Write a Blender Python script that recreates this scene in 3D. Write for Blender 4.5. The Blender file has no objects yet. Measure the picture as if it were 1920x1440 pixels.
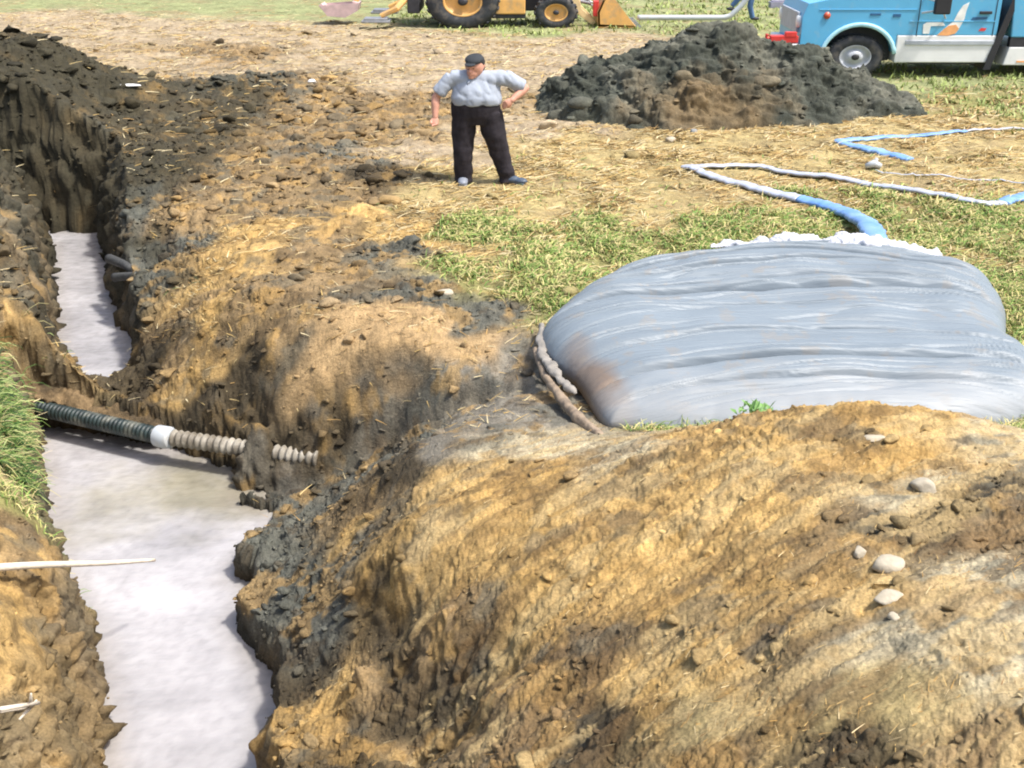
import bpy, bmesh, math, random
import numpy as np
from mathutils import Vector, Matrix
random.seed(4); RNG=np.random.default_rng(7)
C=bpy.context.scene.collection
# ------------------------------------------------------------------ camera, light, exposure
H=3.9; PITCH=math.radians(24.34); F=2100.0
cam=bpy.data.cameras.new('camera'); camo=bpy.data.objects.new('camera',cam); C.objects.link(camo)
camo.location=(0,0,H); camo.rotation_euler=(math.pi/2-PITCH,0,0)
cam.sensor_width=36; cam.lens=36*F/1920; cam.clip_start=.05; cam.clip_end=6000
sc=bpy.context.scene; sc.camera=camo
SUN_EL=math.radians(62); SUNV=Vector((.90,-.36,0)).normalized()
w=bpy.data.worlds.new('World'); sc.world=w; w.use_nodes=True
nt=w.node_tree; bg=nt.nodes['Background']; sky=nt.nodes.new('ShaderNodeTexSky')
sky.sky_type='NISHITA'; sky.sun_disc=False; sky.sun_elevation=SUN_EL; sky.sun_rotation=math.atan2(SUNV.x,SUNV.y)
sky.dust_density=4.0; sky.air_density=1.0; sky.ozone_density=1.0
nt.links.new(sky.outputs[0],bg.inputs[0]); bg.inputs[1].default_value=.15
sl=bpy.data.lights.new('sun','SUN'); sl.energy=3.1; sl.angle=math.radians(5); sl.color=(1,.97,.93)
so=bpy.data.objects.new('sun',sl); C.objects.link(so)
d=Vector((SUNV.x*math.cos(SUN_EL),SUNV.y*math.cos(SUN_EL),math.sin(SUN_EL)))
so.rotation_euler=d.to_track_quat('Z','Y').to_euler(); so.location=(3,-3,12)
sc.view_settings.view_transform='Standard'; sc.view_settings.look='None'; sc.view_settings.exposure=.78
sc.view_settings.gamma=1
sc.cycles.filter_width=2.0
sc.cycles.max_bounces=6

# ------------------------------------------------------------------ helpers
cP,sP=math.cos(PITCH),math.sin(PITCH)
def W(px,py,z=0.0):
    a=(px-960)/F; b=-(py-720)/F
    dy=cP+b*sP; dz=-sP+b*cP; t=(z-H)/dz
    return Vector((a*t,dy*t,z))
def zat(py,Y):
    b=-(py-720)/F
    return H+Y*(-sP+b*cP)/(cP+b*sP)
def xat(px,py,Y):
    b=-(py-720)/F
    return (px-960)/F*Y/(cP+b*sP)
_p=np.random.default_rng(11).permutation(256); _p=np.concatenate([_p,_p,_p])
_g=np.random.default_rng(5).normal(size=(256,3)); _g/=np.linalg.norm(_g,axis=1)[:,None]
def perlin(x,y,z):
    xi=np.floor(x).astype(np.int64);yi=np.floor(y).astype(np.int64);zi=np.floor(z).astype(np.int64)
    xf=x-xi;yf=y-yi;zf=z-zi
    u=xf*xf*xf*(xf*(xf*6-15)+10);v=yf*yf*yf*(yf*(yf*6-15)+10);ww=zf*zf*zf*(zf*(zf*6-15)+10)
    r=0
    for i in (0,1):
        a=_p[(xi+i)&255]
        for j in (0,1):
            b=_p[a+((yi+j)&255)]
            for k in (0,1):
                g=_g[_p[b+((zi+k)&255)]]
                n=g[...,0]*(xf-i)+g[...,1]*(yf-j)+g[...,2]*(zf-k)
                r=r+n*(u if i else 1-u)*(v if j else 1-v)*(ww if k else 1-ww)
    return r*1.6
def fbm(x,y,z,s,o=4,gain=.5,bil=False):
    r=0;a=1.0
    for i in range(o):
        n=perlin(x*s+i*17.3,y*s-i*9.1,z*s+i*5.7)
        r=r+a*((np.abs(n)*2-.5) if bil else n); a*=gain; s*=2.03
    return r
def lin(c):
    c=np.asarray(c,float)/255
    return np.where(c<.04045,c/12.92,((c+.055)/1.055)**2.4)
def put(name,verts,faces,mat=None,parent=None,smooth=True,col=None):
    me=bpy.data.meshes.new(name)
    verts=np.asarray(verts,dtype=np.float32).reshape(-1,3)
    if isinstance(faces,np.ndarray):
        n=len(faces);k=faces.shape[1]
        me.vertices.add(len(verts)); me.vertices.foreach_set('co',verts.ravel())
        me.loops.add(n*k); me.loops.foreach_set('vertex_index',faces.astype(np.int32).ravel())
        me.polygons.add(n); me.polygons.foreach_set('loop_start',np.arange(0,n*k,k,dtype=np.int32))
        me.polygons.foreach_set('loop_total',np.full(n,k,dtype=np.int32))
        me.update(calc_edges=True)
    else:
        me.from_pydata(verts.tolist(),[],faces)
    if smooth: me.polygons.foreach_set('use_smooth',np.ones(len(me.polygons),dtype=bool))
    if col is not None:
        at=me.color_attributes.new('tint','FLOAT_COLOR','POINT')
        at.data.foreach_set('color',np.concatenate([col,np.ones((len(col),1))],1).astype(np.float32).ravel())
    if mat: me.materials.append(mat)
    me.update()
    o=bpy.data.objects.new(name,me); C.objects.link(o)
    if parent: o.parent=parent
    return o
def tag(o,label=None,cat=None,group=None,kind=None):
    if label:o['label']=label
    if cat:o['category']=cat
    if group:o['group']=group
    if kind:o['kind']=kind
    return o
def thing(name,loc,rz=0):
    o=bpy.data.objects.new(name,None); C.objects.link(o); o.location=loc; o.rotation_euler=(0,0,rz); o.empty_display_size=.2
    return o
class MB:
    def __init__(s): s.v=[];s.f=[]
    def add(s,v,f):
        n=len(s.v); s.v+= [tuple(p) for p in v]; s.f+=[tuple(i+n for i in q) for q in f]; return s
    def box(s,c,d,rot=None):
        x,y,z=[q/2 for q in d]
        v=[Vector((a*x,b*y,e*z)) for a in(-1,1) for b in(-1,1) for e in(-1,1)]
        if rot: v=[rot@p for p in v]
        v=[p+Vector(c) for p in v]
        return s.add(v,[(0,1,3,2),(4,6,7,5),(0,4,5,1),(2,3,7,6),(0,2,6,4),(1,5,7,3)])
    def tube(s,pts,r,n=10,sq=1.0,cap=True,up=None):
        pts=[Vector(p) for p in pts]; m=len(pts)
        rs=r if isinstance(r,(list,tuple)) else [r]*m
        ring=[]; prev=None
        for i,p in enumerate(pts):
            t=(pts[min(i+1,m-1)]-pts[max(i-1,0)]).normalized()
            ref=Vector(up) if up else (Vector((0,0,1)) if abs(t.z)<.95 else Vector((0,1,0)))
            a=t.cross(ref)
            if prev and not up:
                a=prev-t*prev.dot(t)
            a.normalize(); prev=a; b=a.cross(t)
            rr=rs[i]; ra,rb=(rr if isinstance(rr,(tuple,list)) else (rr,rr*sq))
            ring.append([p+a*math.cos(2*math.pi*k/n)*ra+b*math.sin(2*math.pi*k/n)*rb for k in range(n)])
        v=[q for R in ring for q in R]
        f=[(i*n+k,i*n+(k+1)%n,(i+1)*n+(k+1)%n,(i+1)*n+k) for i in range(m-1) for k in range(n)]
        if cap: f+=[tuple(range(n))[::-1],tuple((m-1)*n+k for k in range(n))]
        return s.add(v,f)
    def ball(s,c,r,nu=14,nv=9,rot=None):
        r=r if isinstance(r,(tuple,list)) else (r,r,r); v=[];c=Vector(c)
        for j in range(nv+1):
            th=math.pi*j/nv
            for i in range(nu):
                ph=2*math.pi*i/nu
                p=Vector((r[0]*math.sin(th)*math.cos(ph),r[1]*math.sin(th)*math.sin(ph),r[2]*math.cos(th)))
                if rot:p=rot@p
                v.append(c+p)
        f=[(j*nu+i,(j+1)*nu+i,(j+1)*nu+(i+1)%nu,j*nu+(i+1)%nu) for j in range(nv) for i in range(nu)]
        return s.add(v,f)
    def prism(s,pts,y0,y1,ax='y'):
        n=len(pts)
        v=[(p[0],y0,p[1]) for p in pts]+[(p[0],y1,p[1]) for p in pts]
        f=[(i,(i+1)%n,n+(i+1)%n,n+i) for i in range(n)]+[tuple(range(n))[::-1],tuple(range(n,2*n))]
        return s.add(v,f)
    def lathe(s,prof,c,n=40,sx=1.0):   # profile (radius,y) round the y axis
        v=[];c=Vector(c)
        for (r,y) in prof:
            for k in range(n):
                a=2*math.pi*k/n; v.append(c+Vector((r*math.cos(a)*sx,y,r*math.sin(a))))
        m=len(prof)
        return s.add(v,[(i*n+k,i*n+(k+1)%n,(i+1)*n+(k+1)%n,(i+1)*n+k) for i in range(m-1) for k in range(n)])
    def build(s,name,mat,parent=None,smooth=False,bevel=0,seg=2,sub=0,origin=None):
        v=s.v
        if origin is not None: v=[Vector(p)-Vector(origin) for p in v]
        me=bpy.data.meshes.new(name); me.from_pydata([tuple(p) for p in v],[],s.f); me.validate(); me.materials.append(mat)
        bm=bmesh.new(); bm.from_mesh(me); bmesh.ops.remove_doubles(bm,verts=bm.verts,dist=1e-5)
        bmesh.ops.recalc_face_normals(bm,faces=bm.faces); bm.to_mesh(me); bm.free()
        if smooth: me.polygons.foreach_set('use_smooth',[True]*len(me.polygons))
        o=bpy.data.objects.new(name,me); C.objects.link(o)
        if parent:o.parent=parent
        if origin is not None:o.location=origin
        if bevel:
            b=o.modifiers.new('b','BEVEL'); b.width=bevel;b.segments=seg;b.limit_method='ANGLE';b.angle_limit=math.radians(35)
            b.harden_normals=False
            if not smooth: me.polygons.foreach_set('use_smooth',[False]*len(me.polygons))
        if sub:
            b=o.modifiers.new('s','SUBSURF'); b.levels=sub;b.render_levels=sub
        return o
def remeshed(mb,name,mat,parent,vox,smooth_it=4,disp=None):
    o=mb.build(name,mat,parent); r=o.modifiers.new('r','REMESH'); r.mode='VOXEL'; r.voxel_size=vox; r.use_smooth_shade=True
    if smooth_it:
        q=o.modifiers.new('q','SMOOTH'); q.iterations=smooth_it; q.factor=.5
    dg=bpy.context.evaluated_depsgraph_get(); me=bpy.data.meshes.new_from_object(o.evaluated_get(dg))
    o.modifiers.clear(); old=o.data; o.data=me; bpy.data.meshes.remove(old)
    if not me.materials: me.materials.append(mat)
    if disp:
        n=len(me.vertices); co=np.empty(n*3); me.vertices.foreach_get('co',co); co=co.reshape(-1,3)
        no=np.empty(n*3); me.vertices.foreach_get('normal',no); no=no.reshape(-1,3)
        co=co+no*disp(co)[:,None]; me.vertices.foreach_set('co',co.ravel()); me.update()
    me.polygons.foreach_set('use_smooth',np.ones(len(me.polygons),dtype=bool))
    return o
def mat(name,col,rough=.7,metal=0,var=.15,scale=6,bump=.0,bscale=40,col2=None,spec=.5,dirt=None,coat=0):
    m=bpy.data.materials.new(name); m.use_nodes=True; n=m.node_tree.nodes; l=m.node_tree.links
    b=n['Principled BSDF']; b.inputs['Roughness'].default_value=rough; b.inputs['Metallic'].default_value=metal
    b.inputs['Specular IOR Level'].default_value=spec; b.inputs['Coat Weight'].default_value=coat
    tc=n.new('ShaderNodeTexCoord'); nz=n.new('ShaderNodeTexNoise'); nz.inputs['Scale'].default_value=scale; nz.inputs['Detail'].default_value=6
    l.new(tc.outputs['Object'],nz.inputs['Vector'])
    rp=n.new('ShaderNodeValToRGB'); rp.color_ramp.elements[0].position=.3; rp.color_ramp.elements[1].position=.7
    c=np.array(col[:3]); c2=np.array(col2[:3]) if col2 is not None else c*(1+var)
    rp.color_ramp.elements[0].color=(*(c*(1-var)),1); rp.color_ramp.elements[1].color=(*np.minimum(c2,.95),1)
    l.new(nz.outputs[0],rp.inputs[0]); out=rp.outputs[0]
    if dirt:
        sx=n.new('ShaderNodeSeparateXYZ'); l.new(tc.outputs['Object'],sx.inputs[0])
        n2=n.new('ShaderNodeTexNoise'); n2.inputs['Scale'].default_value=5; n2.inputs['Detail'].default_value=8; l.new(tc.outputs['Object'],n2.inputs['Vector'])
        mr=n.new('ShaderNodeMapRange'); l.new(n2.outputs[0],mr.inputs[0]); mr.inputs[1].default_value=dirt[1]; mr.inputs[2].default_value=dirt[1]+.2; mr.inputs[4].default_value=dirt[2]
        mx=n.new('ShaderNodeMixRGB'); l.new(mr.outputs[0],mx.inputs[0]); l.new(out,mx.inputs[1]); mx.inputs[2].default_value=(*dirt[0],1); out=mx.outputs[0]
    l.new(out,b.inputs['Base Color'])
    if bump:
        n3=n.new('ShaderNodeTexNoise'); n3.inputs['Scale'].default_value=bscale; n3.inputs['Detail'].default_value=5; l.new(tc.outputs['Object'],n3.inputs['Vector'])
        bp=n.new('ShaderNodeBump'); bp.inputs['Strength'].default_value=1; bp.inputs['Distance'].default_value=bump; l.new(n3.outputs[0],bp.inputs['Height']); l.new(bp.outputs[0],b.inputs['Normal'])
    return m
def soil_mat(name,fine=60,bump=.012,rough=.95):
    m=bpy.data.materials.new(name); m.use_nodes=True; n=m.node_tree.nodes; l=m.node_tree.links
    b=n['Principled BSDF']; b.inputs['Roughness'].default_value=rough; b.inputs['Specular IOR Level'].default_value=.25
    at=n.new('ShaderNodeAttribute'); at.attribute_name='tint'; tc=n.new('ShaderNodeTexCoord')
    cur=at.outputs['Color']
    for s,lo,hi,p0,p1 in ((7,.80,1.2,.38,.62),(fine,.72,1.22,.35,.65)):
        nz=n.new('ShaderNodeTexNoise'); nz.inputs['Scale'].default_value=s; nz.inputs['Detail'].default_value=7; nz.inputs['Roughness'].default_value=.65
        l.new(tc.outputs['Object'],nz.inputs['Vector'])
        mr=n.new('ShaderNodeMapRange'); l.new(nz.outputs[0],mr.inputs[0]); mr.inputs[1].default_value=p0;mr.inputs[2].default_value=p1;mr.inputs[3].default_value=lo;mr.inputs[4].default_value=hi
        vm=n.new('ShaderNodeVectorMath'); vm.operation='SCALE'; l.new(cur,vm.inputs[0]); l.new(mr.outputs[0],vm.inputs['Scale']); cur=vm.outputs[0]
    l.new(cur,b.inputs['Base Color'])
    nz=n.new('ShaderNodeTexNoise'); nz.inputs['Scale'].default_value=22; nz.inputs['Detail'].default_value=9; nz.inputs['Roughness'].default_value=.7; l.new(tc.outputs['Object'],nz.inputs['Vector'])
    bp=n.new('ShaderNodeBump'); bp.inputs['Strength'].default_value=1; bp.inputs['Distance'].default_value=bump*2; l.new(nz.outputs[0],bp.inputs['Height']); l.new(bp.outputs[0],b.inputs['Normal'])
    return m
SOIL=soil_mat('soil')
def tintmat(name,rough=.8,trans=0):
    m=bpy.data.materials.new(name); m.use_nodes=True; n=m.node_tree.nodes; l=m.node_tree.links
    b=n['Principled BSDF']; b.inputs['Roughness'].default_value=rough; b.inputs['Specular IOR Level'].default_value=.3
    at=n.new('ShaderNodeAttribute'); at.attribute_name='tint'; l.new(at.outputs['Color'],b.inputs['Base Color'])
    return m
BLADE=tintmat('blade',.7)

# ------------------------------------------------------------------ terrain
K_ALB=.46
CLS={ #  colour, straw, grass, clods, relief
'G':((192,198,138),.05,.8,.03,.012),'T':((222,200,164),.25,.0,.22,.028),'S':((228,204,142),1.0,.12,.12,.022),
'B':((186,158,114),.12,.0,.8,.055),'O':((246,204,130),.35,.0,.4,.045),'D':((104,92,70),.05,.0,1.0,.07),  # D: dark soil, also paints in the shade on dug slopes
'K':((130,130,117),.02,.0,1.0,.075),'M':((174,166,148),.12,.0,.4,.03),'V':((184,178,112),.7,1.0,.08,.025),'P':((240,224,184),.4,.0,.45,.03),'Q':((228,192,138),.15,.0,.5,.035)}
CK=list(CLS)
PT='''0 8 0 G|300 8 0 G|600 22 0 G|1000 58 0 G|1250 50 0 G|1450 30 0 G|1900 10 0 G|1250 10 0 G|900 45 0 G
100 35 0 T|250 60 0 T|500 60 0 T|800 72 0 T|1000 90 0 T|400 105 0 B|650 110 0 T|950 130 0 T|330 112 0 T|750 120 0 T|1150 75 0 T
5 75 1.4 D|60 66 1.45 D|110 78 1.3 D|160 104 .95 D|230 128 .55 B|300 150 .2 B|420 148 .3 K|520 135 .32 K|480 165 .2 K|600 150 .12 B
200 215 .1 D|250 165 .12 T|480 190 .02 B|700 160 0 T|760 200 0 B|620 205 0 B|350 220 .05 B|450 260 0 B|250 260 .0 B|620 290 .06 K|700 250 0 B|560 320 0 B
450 350 0 B|550 400 0 B|680 370 .0 B|750 330 .08 D|700 420 0 O|600 470 0 B|740 480 .0 K|560 540 0 B|820 545 .1 K|640 535 .05 B|720 555 .03 K|740 605 -.03 Q|820 602 0 Q|880 622 -.03 Q|700 665 -.18 Q|650 620 -.08 Q|760 640 -.08 Q|450 480 -.05 O|480 430 0 O
300 310 0 D|340 400 -.1 B|330 480 -.3 K|280 520 -.7 K|230 400 -.3 K|400 300 0 B
868 345 0 S|960 352 0 S|800 290 0 T|1000 300 0 S|1000 240 0 T|1100 280 0 S|850 400 .02 S|780 380 0 S
1200 300 0 S|1400 260 0 S|1700 230 0 S|1880 200 0 V|1500 310 0 S|1800 300 0 S|1700 350 0 S|1400 360 0 S|1100 380 0 S|1250 385 0 S|1780 150 0 G|1900 130 0 G|1900 300 0 S
850 430 0 V|900 520 .05 V|1000 440 0 V|1050 500 0 V|1200 440 0 V|1400 430 0 V|1600 400 0 V|1850 430 0 V|1900 500 0 V|1900 600 0 V|980 575 .03 V|900 592 0 K|800 470 0 O
1300 600 0 V|1600 700 0 V|700 640 -.1 Q|850 620 -.05 Q|680 690 -.26 Q|780 670 -.15 Q|640 650 -.16 Q|900 650 -.05 Q
950 680 -.12 M|880 740 -.32 M|980 760 -.1 M|780 710 -.26 M|820 785 -.48 K|740 780 -.6 D|1040 800 -.02 M|690 730 -.45 D
430 560 -.1 B|500 640 -.22 B|400 680 -.4 D|520 720 -.5 D|600 740 -.5 D|680 770 -.62 D|470 740 -.5 D|450 770 -.9 D|620 800 -.8 D|690 800 -.74 D|330 720 -.8 D|340 600 -.4 B|380 620 -.4 O
640 860 -1.15 D|560 910 -1.25 M|480 930 -1.3 K|600 960 -1.2 K|700 850 -.9 K|600 850 -1.03 D|640 846 -1.0 D|520 870 -1.2 D
130 728 -1.34 D|250 770 -1.34 D|360 805 -1.12 D|430 800 -1.1 D|330 770 -1.0 D|550 800 -.86 D|500 830 -1.12 D|450 825 -1.1 D
520 1000 -1.15 K|480 1070 -1.15 K|560 1060 -.9 K|600 1130 -.8 K|500 1160 -1.1 K|640 1000 -.6 O|620 1060 -.7 K|600 1210 -.8 K|570 1290 -1.0 D|620 1340 -.8 O|680 1250 -.4 B
720 900 -.35 D|780 860 -.15 D|700 960 -.55 B|820 820 -.1 M|690 890 -.5 B
900 860 .1 O|1000 830 .05 P|1100 850 .15 P|1000 900 .25 O|900 960 .2 O|760 1000 0 O|700 1050 -.2 O|1200 830 .4 P|1300 800 .5 O|1400 788 .62 O|1500 763 .8 O|1600 757 .88 O|1700 768 .86 O|1800 788 .82 P|1900 808 .72 P
1400 900 .75 O|1350 880 .65 O|1450 905 .78 O|1200 950 .5 O|1500 950 .85 O|1650 880 .85 O|1720 930 .88 P|1800 950 .9 D|1750 990 .9 D|1850 1000 .95 B|1500 1080 .9 O|1300 1060 .6 O|1000 1050 .25 O|1100 1000 .4 O
760 1060 -.05 O|830 1150 .0 B|930 1300 .15 B|980 1440 .22 B|750 1200 -.5 D|800 1350 -.5 D|860 1440 -.45 D|710 1130 -.45 D|850 1150 0 B|1000 1150 .25 O|900 1080 .1 O|1470 1150 .9 B|1560 1150 .95 O|1200 1320 .6 O|1600 1330 1.0 S|1800 1100 1.05 P|1650 1200 1.0 P|1300 1200 .7 O|1100 1250 .4 B|1150 1150 .5 O|1400 1150 .85 O|1020 1350 .22 B|740 1300 -.6 D
700 1440 -.5 D|780 1440 -.6 B|1100 1420 .4 D|1300 1340 .75 S|1500 1300 .95 O|1420 1260 .8 O|1700 1300 1.05 S|1900 1250 1.15 P|1600 1400 1.0 D|1900 1400 1.15 B|1300 1440 .75 B|1800 1200 1.1 P
0 400 .1 K|40 345 .25 K|0 340 .25 K|0 450 0 B|0 560 0 B|40 560 -.1 O|20 660 -.05 V|0 800 -.1 V|60 860 -.5 V|20 920 -.2 V|60 760 -.5 D|0 1000 -.1 O|50 1030 -.4 B|0 1150 0 O|80 1110 -.4 B
0 1300 .1 O|120 1250 -.4 O|150 1400 -.4 B|0 1440 .1 B|60 1380 -.1 P'''
cp=[];cc=[];cz=[]
for t in PT.replace('\n','|').split('|'):
    a,b,z,k=t.split(); p=W(float(a),float(b),float(z)); cp.append((p.x,p.y)); cz.append(float(z)); cc.append(CK.index(k))
for x,y,z,k in ((-13,24,0,'T'),(-9,24,.0,'T'),(-5.5,24,0,'T'),(-10,19.6,1.3,'D'),(-12,8,0,'V'),(-8,7,0,'V'),(-9,14,.1,'B'),(-6,4,0,'O'),(1.4,7.75,0,'V'),(2.4,7.6,0,'V'),(3.6,7.6,.05,'V'),(5,7.2,.2,'P'),
                (5,5,.9,'P'),(4,2,1.2,'O'),(1,1,.6,'D'),(0,0,.2,'D'),(-5,0,0,'B'),(0,60,0,'G'),(-40,60,0,'G'),(40,60,0,'G'),(20,20,0,'V'),(10,10,0,'V'),(3,9.5,0,'V'),(2,11.5,0,'V')):
    cp.append((x,y));cz.append(z);cc.append(CK.index(k))
cp=np.array(cp);cz=np.array(cz);cc=np.array(cc)
def logc(x,y):
    yy=np.maximum(y,0)+2.5
    return x/yy*1.0, np.log(yy)*1.0
def rbf_fit():
    u,v=logc(cp[:,0],cp[:,1]); r=np.hypot(u[:,None]-u,v[:,None]-v)
    A=r+np.eye(len(u))*-.004
    return u,v,np.linalg.solve(A,cz)
RU,RV,RW=rbf_fit()
def ev(fn,x,y):
    out=[]
    for i in range(0,len(x),20000): out.append(fn(x[i:i+20000],y[i:i+20000]))
    return np.concatenate(out)
def T_(x,y):
    u,v=logc(x,y); r=np.hypot(u[:,None]-RU,v[:,None]-RV); t=r@RW
    edge=np.clip((50-np.hypot(x,y))/15,0,1)
    return t*edge
def cls_w(x,y):
    u,v=logc(x+.35*perlin(x*1.3,y*1.3,x*0+3)*np.clip(y/8,.4,2),y+.5*perlin(x*1.3,y*1.3,x*0+9)*np.clip(y/8,.4,2))
    r2=(u[:,None]-RU)**2+(v[:,None]-RV)**2
    ww=1/(r2+1.2e-4)**2.6; oh=np.zeros((len(RU),len(CK))); oh[np.arange(len(RU)),cc]=1
    r=ww@oh; return r/r.sum(1,keepdims=True)
ZW=-1.4
NEAR=[(190,1900),(200,1600),(215,1440),(205,1360),(195,1280),(190,1200),(150,1130),(125,1070),(100,1010),(95,940),(80,860),(75,800),(180,812),(300,842),(400,872),(460,885),(430,940),(520,965),(500,1000),(450,1050),(430,1085),(475,1100),(455,1140),(430,1165),(460,1210),(500,1260),(508,1320),(500,1380),(495,1440),(485,1600),(470,1900)]
FARP=[(150,718),(120,700),(112,620),(105,540),(100,470),(97,456),(40,452),(-300,446),(-300,428),(60,432),(185,438),(189,462),(202,520),(222,590),(243,660),(258,735),(190,738)]
NEARW=np.array([W(a,b,ZW)[:2] for a,b in NEAR]); FARW=np.array([W(a,b,ZW)[:2] for a,b in FARP])
def sdf(x,y,P):
    d=np.full(x.shape,1e9); ins=np.zeros(x.shape,bool)
    for i in range(len(P)):
        ax,ay=P[i];bx,by=P[(i+1)%len(P)]
        ex,ey=bx-ax,by-ay; t=np.clip(((x-ax)*ex+(y-ay)*ey)/(ex*ex+ey*ey+1e-12),0,1)
        d=np.minimum(d,(x-ax-t*ex)**2+(y-ay-t*ey)**2)
        c=((ay>y)!=(by>y)); 
        with np.errstate(divide='ignore',invalid='ignore'):
            xi=(bx-ax)*(y-ay)/(by-ay)+ax
        ins^=c&(x<xi)
    d=np.sqrt(d); return np.where(ins,-d,d)
def inside(x,y,P): return sdf(x,y,P)<0
print('grid')
rows=[-3000,-300,-60,-20,-8,-3,-1,0,.6,1.2,1.6]
y=1.9
while y<62: rows.append(y); y+=max(.0115,y*.0031)
rows+= [64,68,75,90,120,200,400,900,2500]
rows=np.array(rows); NC=1560
s=np.linspace(-1,1,NC); ext=np.array([1.04,1.15,1.6,2.2,4,10,40]); s=np.concatenate([-ext[::-1],s,ext])
hw=.457*(.911*np.clip(rows,2,62)+1.62)*1.30+.5
GX=hw[:,None]*s[None,:]; 
far=np.abs(s)>3
GX[:,far]*=np.maximum(1,np.abs(rows[:,None])/30+2)
GY=np.repeat(rows[:,None],len(s),1)
nr,nc=GX.shape; x=GX.ravel();y=GY.ravel()
act=(np.abs(x)<70)&(y>-10)&(y<70)
Z=np.zeros(x.shape); Wt=np.zeros((len(x),len(CK))); Wt[:,CK.index('G')]=1
xa,ya=x[act],y[act]
Ta=ev(T_,xa,ya); Wa=ev(cls_w,xa,ya)
Ta+=.05*fbm(xa,ya,xa*0,.8,3)*np.clip(1.2-ya/40,.2,1)+.015
rel=Wa@np.array([CLS[k][4] for k in CK])
jit=(.10-.05*np.clip((ya-9)/5,0,1))*fbm(xa,ya,xa*0+4,1.4,3,.45)+.05*perlin(xa*3,ya*3,Ta*0+7)*(ya<9)
dn=np.full(xa.shape,50.0); m=(ya<22)&(np.abs(xa)<22)
dn[m]=np.minimum(sdf(xa[m],ya[m],NEARW),sdf(xa[m],ya[m],FARW)+0)
dj=dn+jit*np.clip(dn*4,.35,1)
wall=np.where(dj<0,-1.55+dj*.8,-1.5+dj*3.6+.2*np.sin(np.clip(dj,0,.5)*9))
GUL=[W(a,b,z) for a,b,z in ((1040,725,-.10),(960,740,-.22),(880,765,-.42),(800,800,-.60),(720,842,-.92),(650,885,-1.12),(560,920,-1.30),(450,940,-1.45))]
gz_=np.full(xa.shape,9.0); gm=(ya<13)&(ya>6)&(np.abs(xa)<5)
for A_,B_ in zip(GUL[:-1],GUL[1:]):
    ex,ey=B_.x-A_.x,B_.y-A_.y; t_=np.clip(((xa[gm]-A_.x)*ex+(ya[gm]-A_.y)*ey)/(ex*ex+ey*ey),0,1)
    dd_=np.hypot(xa[gm]-A_.x-t_*ex,ya[gm]-A_.y-t_*ey)+jit[gm]*.5; zz_=A_.z+(B_.z-A_.z)*t_+np.maximum(dd_-.12,0)*1.9
    gz_[gm]=np.minimum(gz_[gm],zz_)
gcut=np.clip((Ta-gz_)/.12,0,1); Ta=np.minimum(Ta,gz_)
isw=np.clip((Ta-wall)/.25,0,1)*(dn<.8)
Za=np.minimum(Ta,wall); Za=np.maximum(Za,-2.0)
lowz=np.clip((-.35-Za)/.6,0,1)*(dn<2.5)
# wall soils: grey clay below, brown above, broken up by noise
nz=fbm(xa,ya,Za,1.9,4); 
wk=isw*np.clip(.25+lowz*.8+nz*.9,0,1)*np.clip((.0-Za)/.25,0,1)
for k,a in (('K',.55),('D',.45)):
    oh=np.zeros(len(CK)); oh[CK.index(k)]=1
    Wa=Wa*(1-(wk*a)[:,None])+oh*(wk*a)[:,None]
wb=isw*np.clip(.5-nz,0,.8)*.6; oh=np.zeros(len(CK)); oh[CK.index('B')]=1; Wa=Wa*(1-wb[:,None])+oh*wb[:,None]
gk=gcut*np.clip(.75+nz*.8,0,1); oh=np.zeros(len(CK)); oh[CK.index('M')]=.35; oh[CK.index('K')]=.2; oh[CK.index('D')]=.45; Wa=Wa*(1-gk[:,None])+oh*gk[:,None]
Z[act]=Za; Wt[act]=Wa
RELV=np.zeros(x.shape); RELV[act]=rel*(1-isw)+.12*isw
GZ=Z.reshape(nr,nc)
def normals(X,Y,Zz):
    P=np.stack([X,Y,Zz],-1)
    du=np.gradient(P,axis=1); dv=np.gradient(P,axis=0); n=np.cross(du,dv); n/=np.linalg.norm(n,axis=-1,keepdims=True)+1e-12
    return n
N=normals(GX,GY,GZ).reshape(-1,3)
D=np.zeros(x.shape); q=np.where(act)[0]
xq,yq,zq=x[q],y[q],Z[q]
fall=np.clip(yq/9,.75,3.0)
wx=xq+.12*perlin(xq*2.1,yq*2.1,zq*2.1); wy=yq+.12*perlin(xq*2.1+7,yq*2.1,zq*2.1)
b1=fbm(wx,wy,zq,2.1,3,.55,True); b2=fbm(wx,wy,zq,8.5,4,.62,True)
patch=np.clip(.55+fbm(xq,yq,zq,.9,2)*1.1,.15,1.3)
ang=.5; ru=(xq*math.cos(ang)+yq*math.sin(ang)); rv=(-xq*math.sin(ang)+yq*math.cos(ang))
mdn=np.clip((8-yq),0,1)*np.clip(xq*2+1.6,0,1)
b3=fbm(ru*.55,rv*1.9,zq,2.6,4,.6,True); b1=b1*(1-.55*mdn)
stp=np.clip((.80-N[q,2])/.3,0,1); b2=b2*(1-stp)+fbm(wx,wy,zq,6.5,2,.5,True)*stp*1.5; b5=-fbm(wx+3,wy-5,zq,5.5,4,.6,True); b5=b5*(1-stp)-fbm(wx+3,wy-5,zq,4.5,2,.5,True)*stp*1.2; b4=fbm(xq,yq,zq,31,2,.6,True)
b2=b2*(1-.2*mdn); b5=b5*(1-.35*mdn); b6=-fbm(ru*.5,rv*1.7,zq,6.5,3,.6,True)
D[q]=RELV[q]*(b6*.14*mdn+b1*.55*np.clip(yq/10,.7,1.8)+b2*.30*patch+b5*.38*patch+b3*.42*mdn)+.006*b4*(1-stp)*np.clip(RELV[q]/.04,.3,1.3)*np.clip(10/yq,.0,1)
P3=np.stack([x,y,Z],1)+N*D[:,None]
P3[~act,2]=0
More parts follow.
